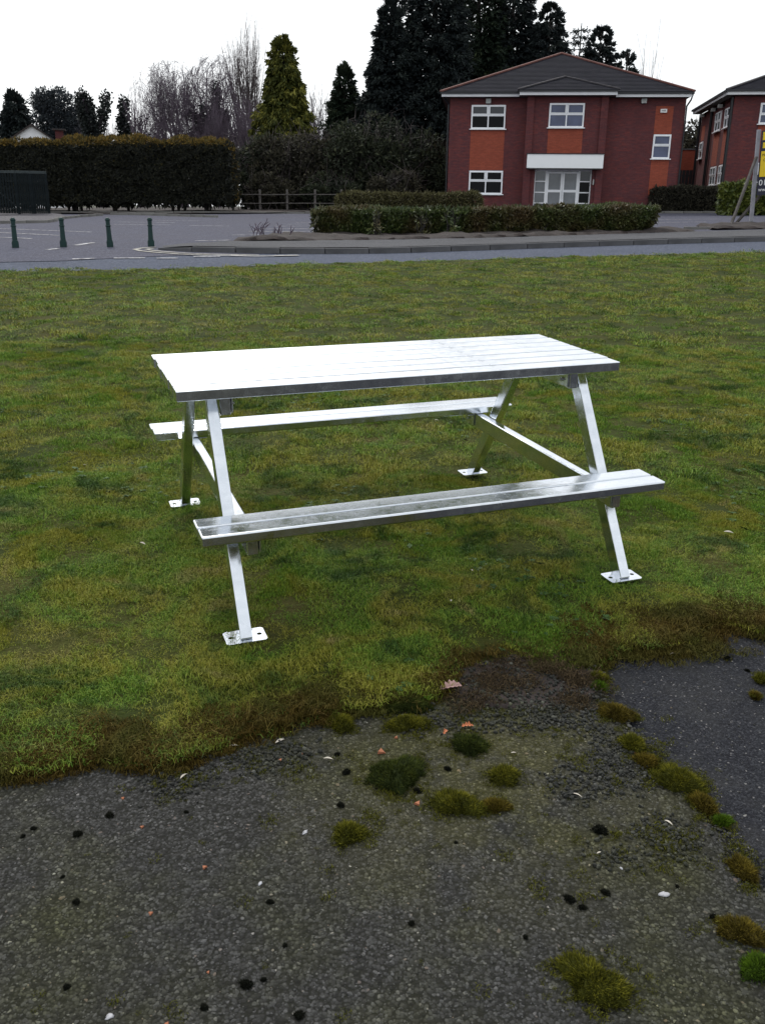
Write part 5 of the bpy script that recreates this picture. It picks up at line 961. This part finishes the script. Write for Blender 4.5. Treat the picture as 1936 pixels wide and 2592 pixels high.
# white gabled house beyond the hedge
hx, hy = -26.55, 72; HH = empty('white_house', (hx, hy, gzf(hx, hy)), (0, 0, R(15)), label='white gabled house peeking above the tall hedge at left', cat='house'); zz = 7.47-gzf(hx, hy)
bm = bmesh.new(); q = [(-1.9, 0, 0), (1.9, 0, 0), (1.9, 0, zz-1.3), (0, 0, zz-.08), (-1.9, 0, zz-1.3)]; f0 = bm.faces.new([bm.verts.new(p_) for p_ in q]); ex = bmesh.ops.extrude_face_region(bm, geom=[f0])
for v in ex['geom']:
    if isinstance(v, bmesh.types.BMVert): v.co.y += 8
bmesh.ops.recalc_face_normals(bm, faces=bm.faces); obj('wall', bm_mesh(bm, 'wall'), M['stonewall'], HH)
rfm = obj('roof', np_mesh('roof', [(0, -.25, zz+.04), (2.3, -.25, zz-1.45), (2.3, 8.2, zz-1.45), (0, 8.2, zz+.04), (0, -.25, zz-.07), (2.25, -.25, zz-1.55), (2.25, 8.2, zz-1.55), (0, 8.2, zz-.07), (-2.3, -.25, zz-1.45), (-2.3, 8.2, zz-1.45), (-2.25, -.25, zz-1.55), (-2.25, 8.2, zz-1.55)], [(0, 1, 2, 3), (4, 7, 6, 5), (0, 4, 5, 1), (1, 5, 6, 2), (0, 3, 9, 8), (4, 10, 11, 7), (0, 8, 10, 4), (8, 9, 11, 10)]), M['rooftile_brown'], HH)
ch = obj('chimney', boxes('chimney', [(1.3, 1.9, 5, 5.7, zz-1.2, zz+.12)]), M['brick'], rfm); obj('chimney_cap', boxes('chimney_cap', [(1.1, 2.1, 4.8, 5.9, zz+.05, zz+.16)]), M['rooftile_brown'], HH)
#@@STREET@@
# ================================================================== STREET FURNITURE
BL = [(-7.78, 19.48, 'green iron bollard nearest the left edge of the picture'), (-6.87, 19.78, 'second green iron bollard from the left'), (-5.92, 19.93, 'third green iron bollard from the left'), (-5.11, 20.21, 'rightmost green iron bollard beside the kerb end')]
shaft = lathe('shaft', [(.060, .08), (.056, .10), (.046, .40), (.046, .42)], 14, False); collar = lathe('collar', [(.046, .415), (.058, .422), (.060, .437), (.050, .447)], 14)
cap = lathe('cap', [(.044, .445), (.045, .53), (.056, .545), (.056, .562), (.046, .578), (.03, .596), (.008, .604)], 14); ped = rbox('pedestal', .135, .135, .13, .012); rim = rbox('pedestal_rim', .12, .12, .03, .012)
for x, y, lb in BL:
    e = empty('bollard', (x, y, gzf(x, y)-.004), (rng.normal(0, .012), rng.normal(0, .012), rng.normal(.3, .1)), label=lb, cat='bollard', group='green bollards in a row')
    obj('shaft', shaft, M['bollard'], e); obj('collar', collar, M['bollard'], e); obj('cap', cap, M['bollard'], e); obj('pedestal', ped, M['bollard'], e, (0, 0, .055)); obj('pedestal_rim', rim, M['bollard'], e, (0, 0, .13))
# post and rail fence
fe = empty('rail_fence', (-8.15, 50.1, gzf(-8.15, 50.1)), label='weathered timber post and rail fence in front of the dark shrubs', cat='fence'); fo = Vector(fe.location); px_ = [-8.15, -6.71, -5.26, -3.78, -2.38, -.95]
for x in px_: obj('post', rbox('post', .11, .11, 1.3, .012), M['timber'], fe, (x-fo.x, 0, .45+gzf(x, 50.1)-fo.z), (0, rng.normal(0, .012), 0))
for a, b_ in zip(px_[:-1], px_[1:]):
    for h in (.42, .85): obj('rail', bar('rail', (a-fo.x, -.07, h+gzf(a, 50.1)-fo.z+rng.normal(0, .015)), (b_-fo.x, -.07, h+gzf(b_, 50.1)-fo.z+rng.normal(0, .015)), .09, .04, .006), M['timber'], fe)
# slatted bin store
BS = empty('bin_store', (-16.9, 43.2, gzf(-16.9, 43.2)), label='dark green slatted timber bin store at the left edge', cat='bin store'); Hs = 1.86
d1 = np.array([1.0, .30]); d1 /= np.linalg.norm(d1); d2 = np.array([-1, .12]); d2 /= np.linalg.norm(d2)
def slatpanel(dv, L, n, wd, par, nm='slat'):
    a = math.atan2(dv[1], dv[0])
    for i in range(n):
        c0 = dv*(i+.5)*L/n; obj(nm, rbox(nm, wd, .022, Hs-.12, .003, 1), M['slat'], par, (c0[0], c0[1], Hs/2+.03+rng.normal(0, .006)), (0, 0, a))
slatpanel(d1, 1.3, 15, .066, BS)
gate = obj('gate_frame', bar('gate_frame', (d2[0]*.05, d2[1]*.05+.05, .35), (d2[0]*1.5, d2[1]*1.5+.05, 1.5), .09, .03, .004), M['slat'], BS)
slatpanel(d2, 2.4, 18, .09, gate, 'gate_slat')
for dv, L in ((d1, 1.3), (d2, 2.4)):
    for h in (.28, 1.62): obj('rail', bar('rail', (0, .04, h), (dv[0]*L, dv[1]*L+.04, h), .09, .04, .004), M['slat'], BS)
    obj('top_rail', bar('top_rail', (0, 0, Hs+.02), (dv[0]*(L+.05), dv[1]*(L+.05), Hs+.02), .07, .12, .006), M['hinge'], BS)
for q in (np.zeros(2), d1*.65, d1*1.3, d2*2.4): obj('post', rbox('post', .1, .1, Hs, .008), M['slat'], BS, (q[0], q[1]+.03, Hs/2))
for h in (.29, 1.48): obj('hinge', bar('hinge', (d2[0]*.06, d2[1]*.06-.03, h), (d2[0]*.5, d2[1]*.5-.03, h), .06, .012, .003), M['hinge'], gate)
# estate agent's board on timber posts
SG = empty('sign_board', (12.0, 30.72, gzf(12.09, 30.72)), (0, -R(3), 0), label='navy and yellow letting board on grey posts cut off at the right edge', cat='sign'); sg = lambda n_, bl, mt, par=SG: obj(n_, boxes(n_, bl), M[mt], par)
obj('post', rbox('post', .11, .11, 3.2, .008), M['post'], SG, (0, .09, 1.3)); obj('post', rbox('post', .11, .11, 3.2, .008), M['post'], SG, (1.65, .09, 1.3))
obj('brace', bar('brace', (-.78, -.15, -.1), (-.02, .05, 2.1), .10, .06, .006), M['timber'], SG); obj('brace', bar('brace', (-.32, .9, -.1), (.35, .2, 1.0), .11, .07, .006), M['timber'], SG); obj('brace', bar('brace', (2.4, -.15, -.1), (1.66, .05, 2.1), .10, .06, .006), M['timber'], SG)
bd = sg('board', [(.07, 1.66, .0, .028, .92, 2.86)], 'sign_navy')
sg('yellow_panel', [(.11, 1.62, -.006, 0, 2.58, 2.82)], 'sign_yellow', bd); sg('yellow_panel', [(.13, 1.60, -.006, 0, 2.34, 2.51)], 'sign_yellow', bd); sg('yellow_panel', [(.10, 1.62, -.006, 0, 1.48, 2.25)], 'sign_yellow', bd)
for s_t, sz, mt, x, z in (('01', .25, 'sign_white', .10, 1.22), ('ww', .16, 'sign_white', .10, 1.04), ('Mo', .11, 'sign_text', .13, 2.10), ('O', .11, 'sign_text', .18, 1.95)):
    text('lettering', s_t, sz, mt, bd, (x, -.010, z))
# bare stems and small plants in front of the hedge
for i, (x, y, H, lb) in enumerate([(-3.1, 23.3, .5, 'bare twiggy plant at the left end of the soil bed'), (-2.6, 23.6, .42, 'small bare twig plant left of the long hedge')]):
    bare_tree('twig_plant', x, y, H, .01, 120+i, lb, nch=(3, 2), spread=.5, trunk=.6, maxlev=1, stems=5, width=.25, mat='bark', group='small plants in the soil bed')
for i, (x, y, H, lb) in enumerate([(-.25, 24.55, .5, 'leafy young plant in front of the left part of the long hedge'), (.95, 24.85, .42, 'thin leafy young plant left of the hedge middle'), (1.75, 25.0, .48, 'leafy young plant near the hedge middle')]):
    bush('young_plant', x, y, .2, .15, gzf(x, y)+.06+H, M['laurel'], 130+i, lb, n=90, ll=.12, lw=.04, twig=6, twigmat='bark_dark', lumps=6, fill=.1, group='small plants in the soil bed', cat='plant')
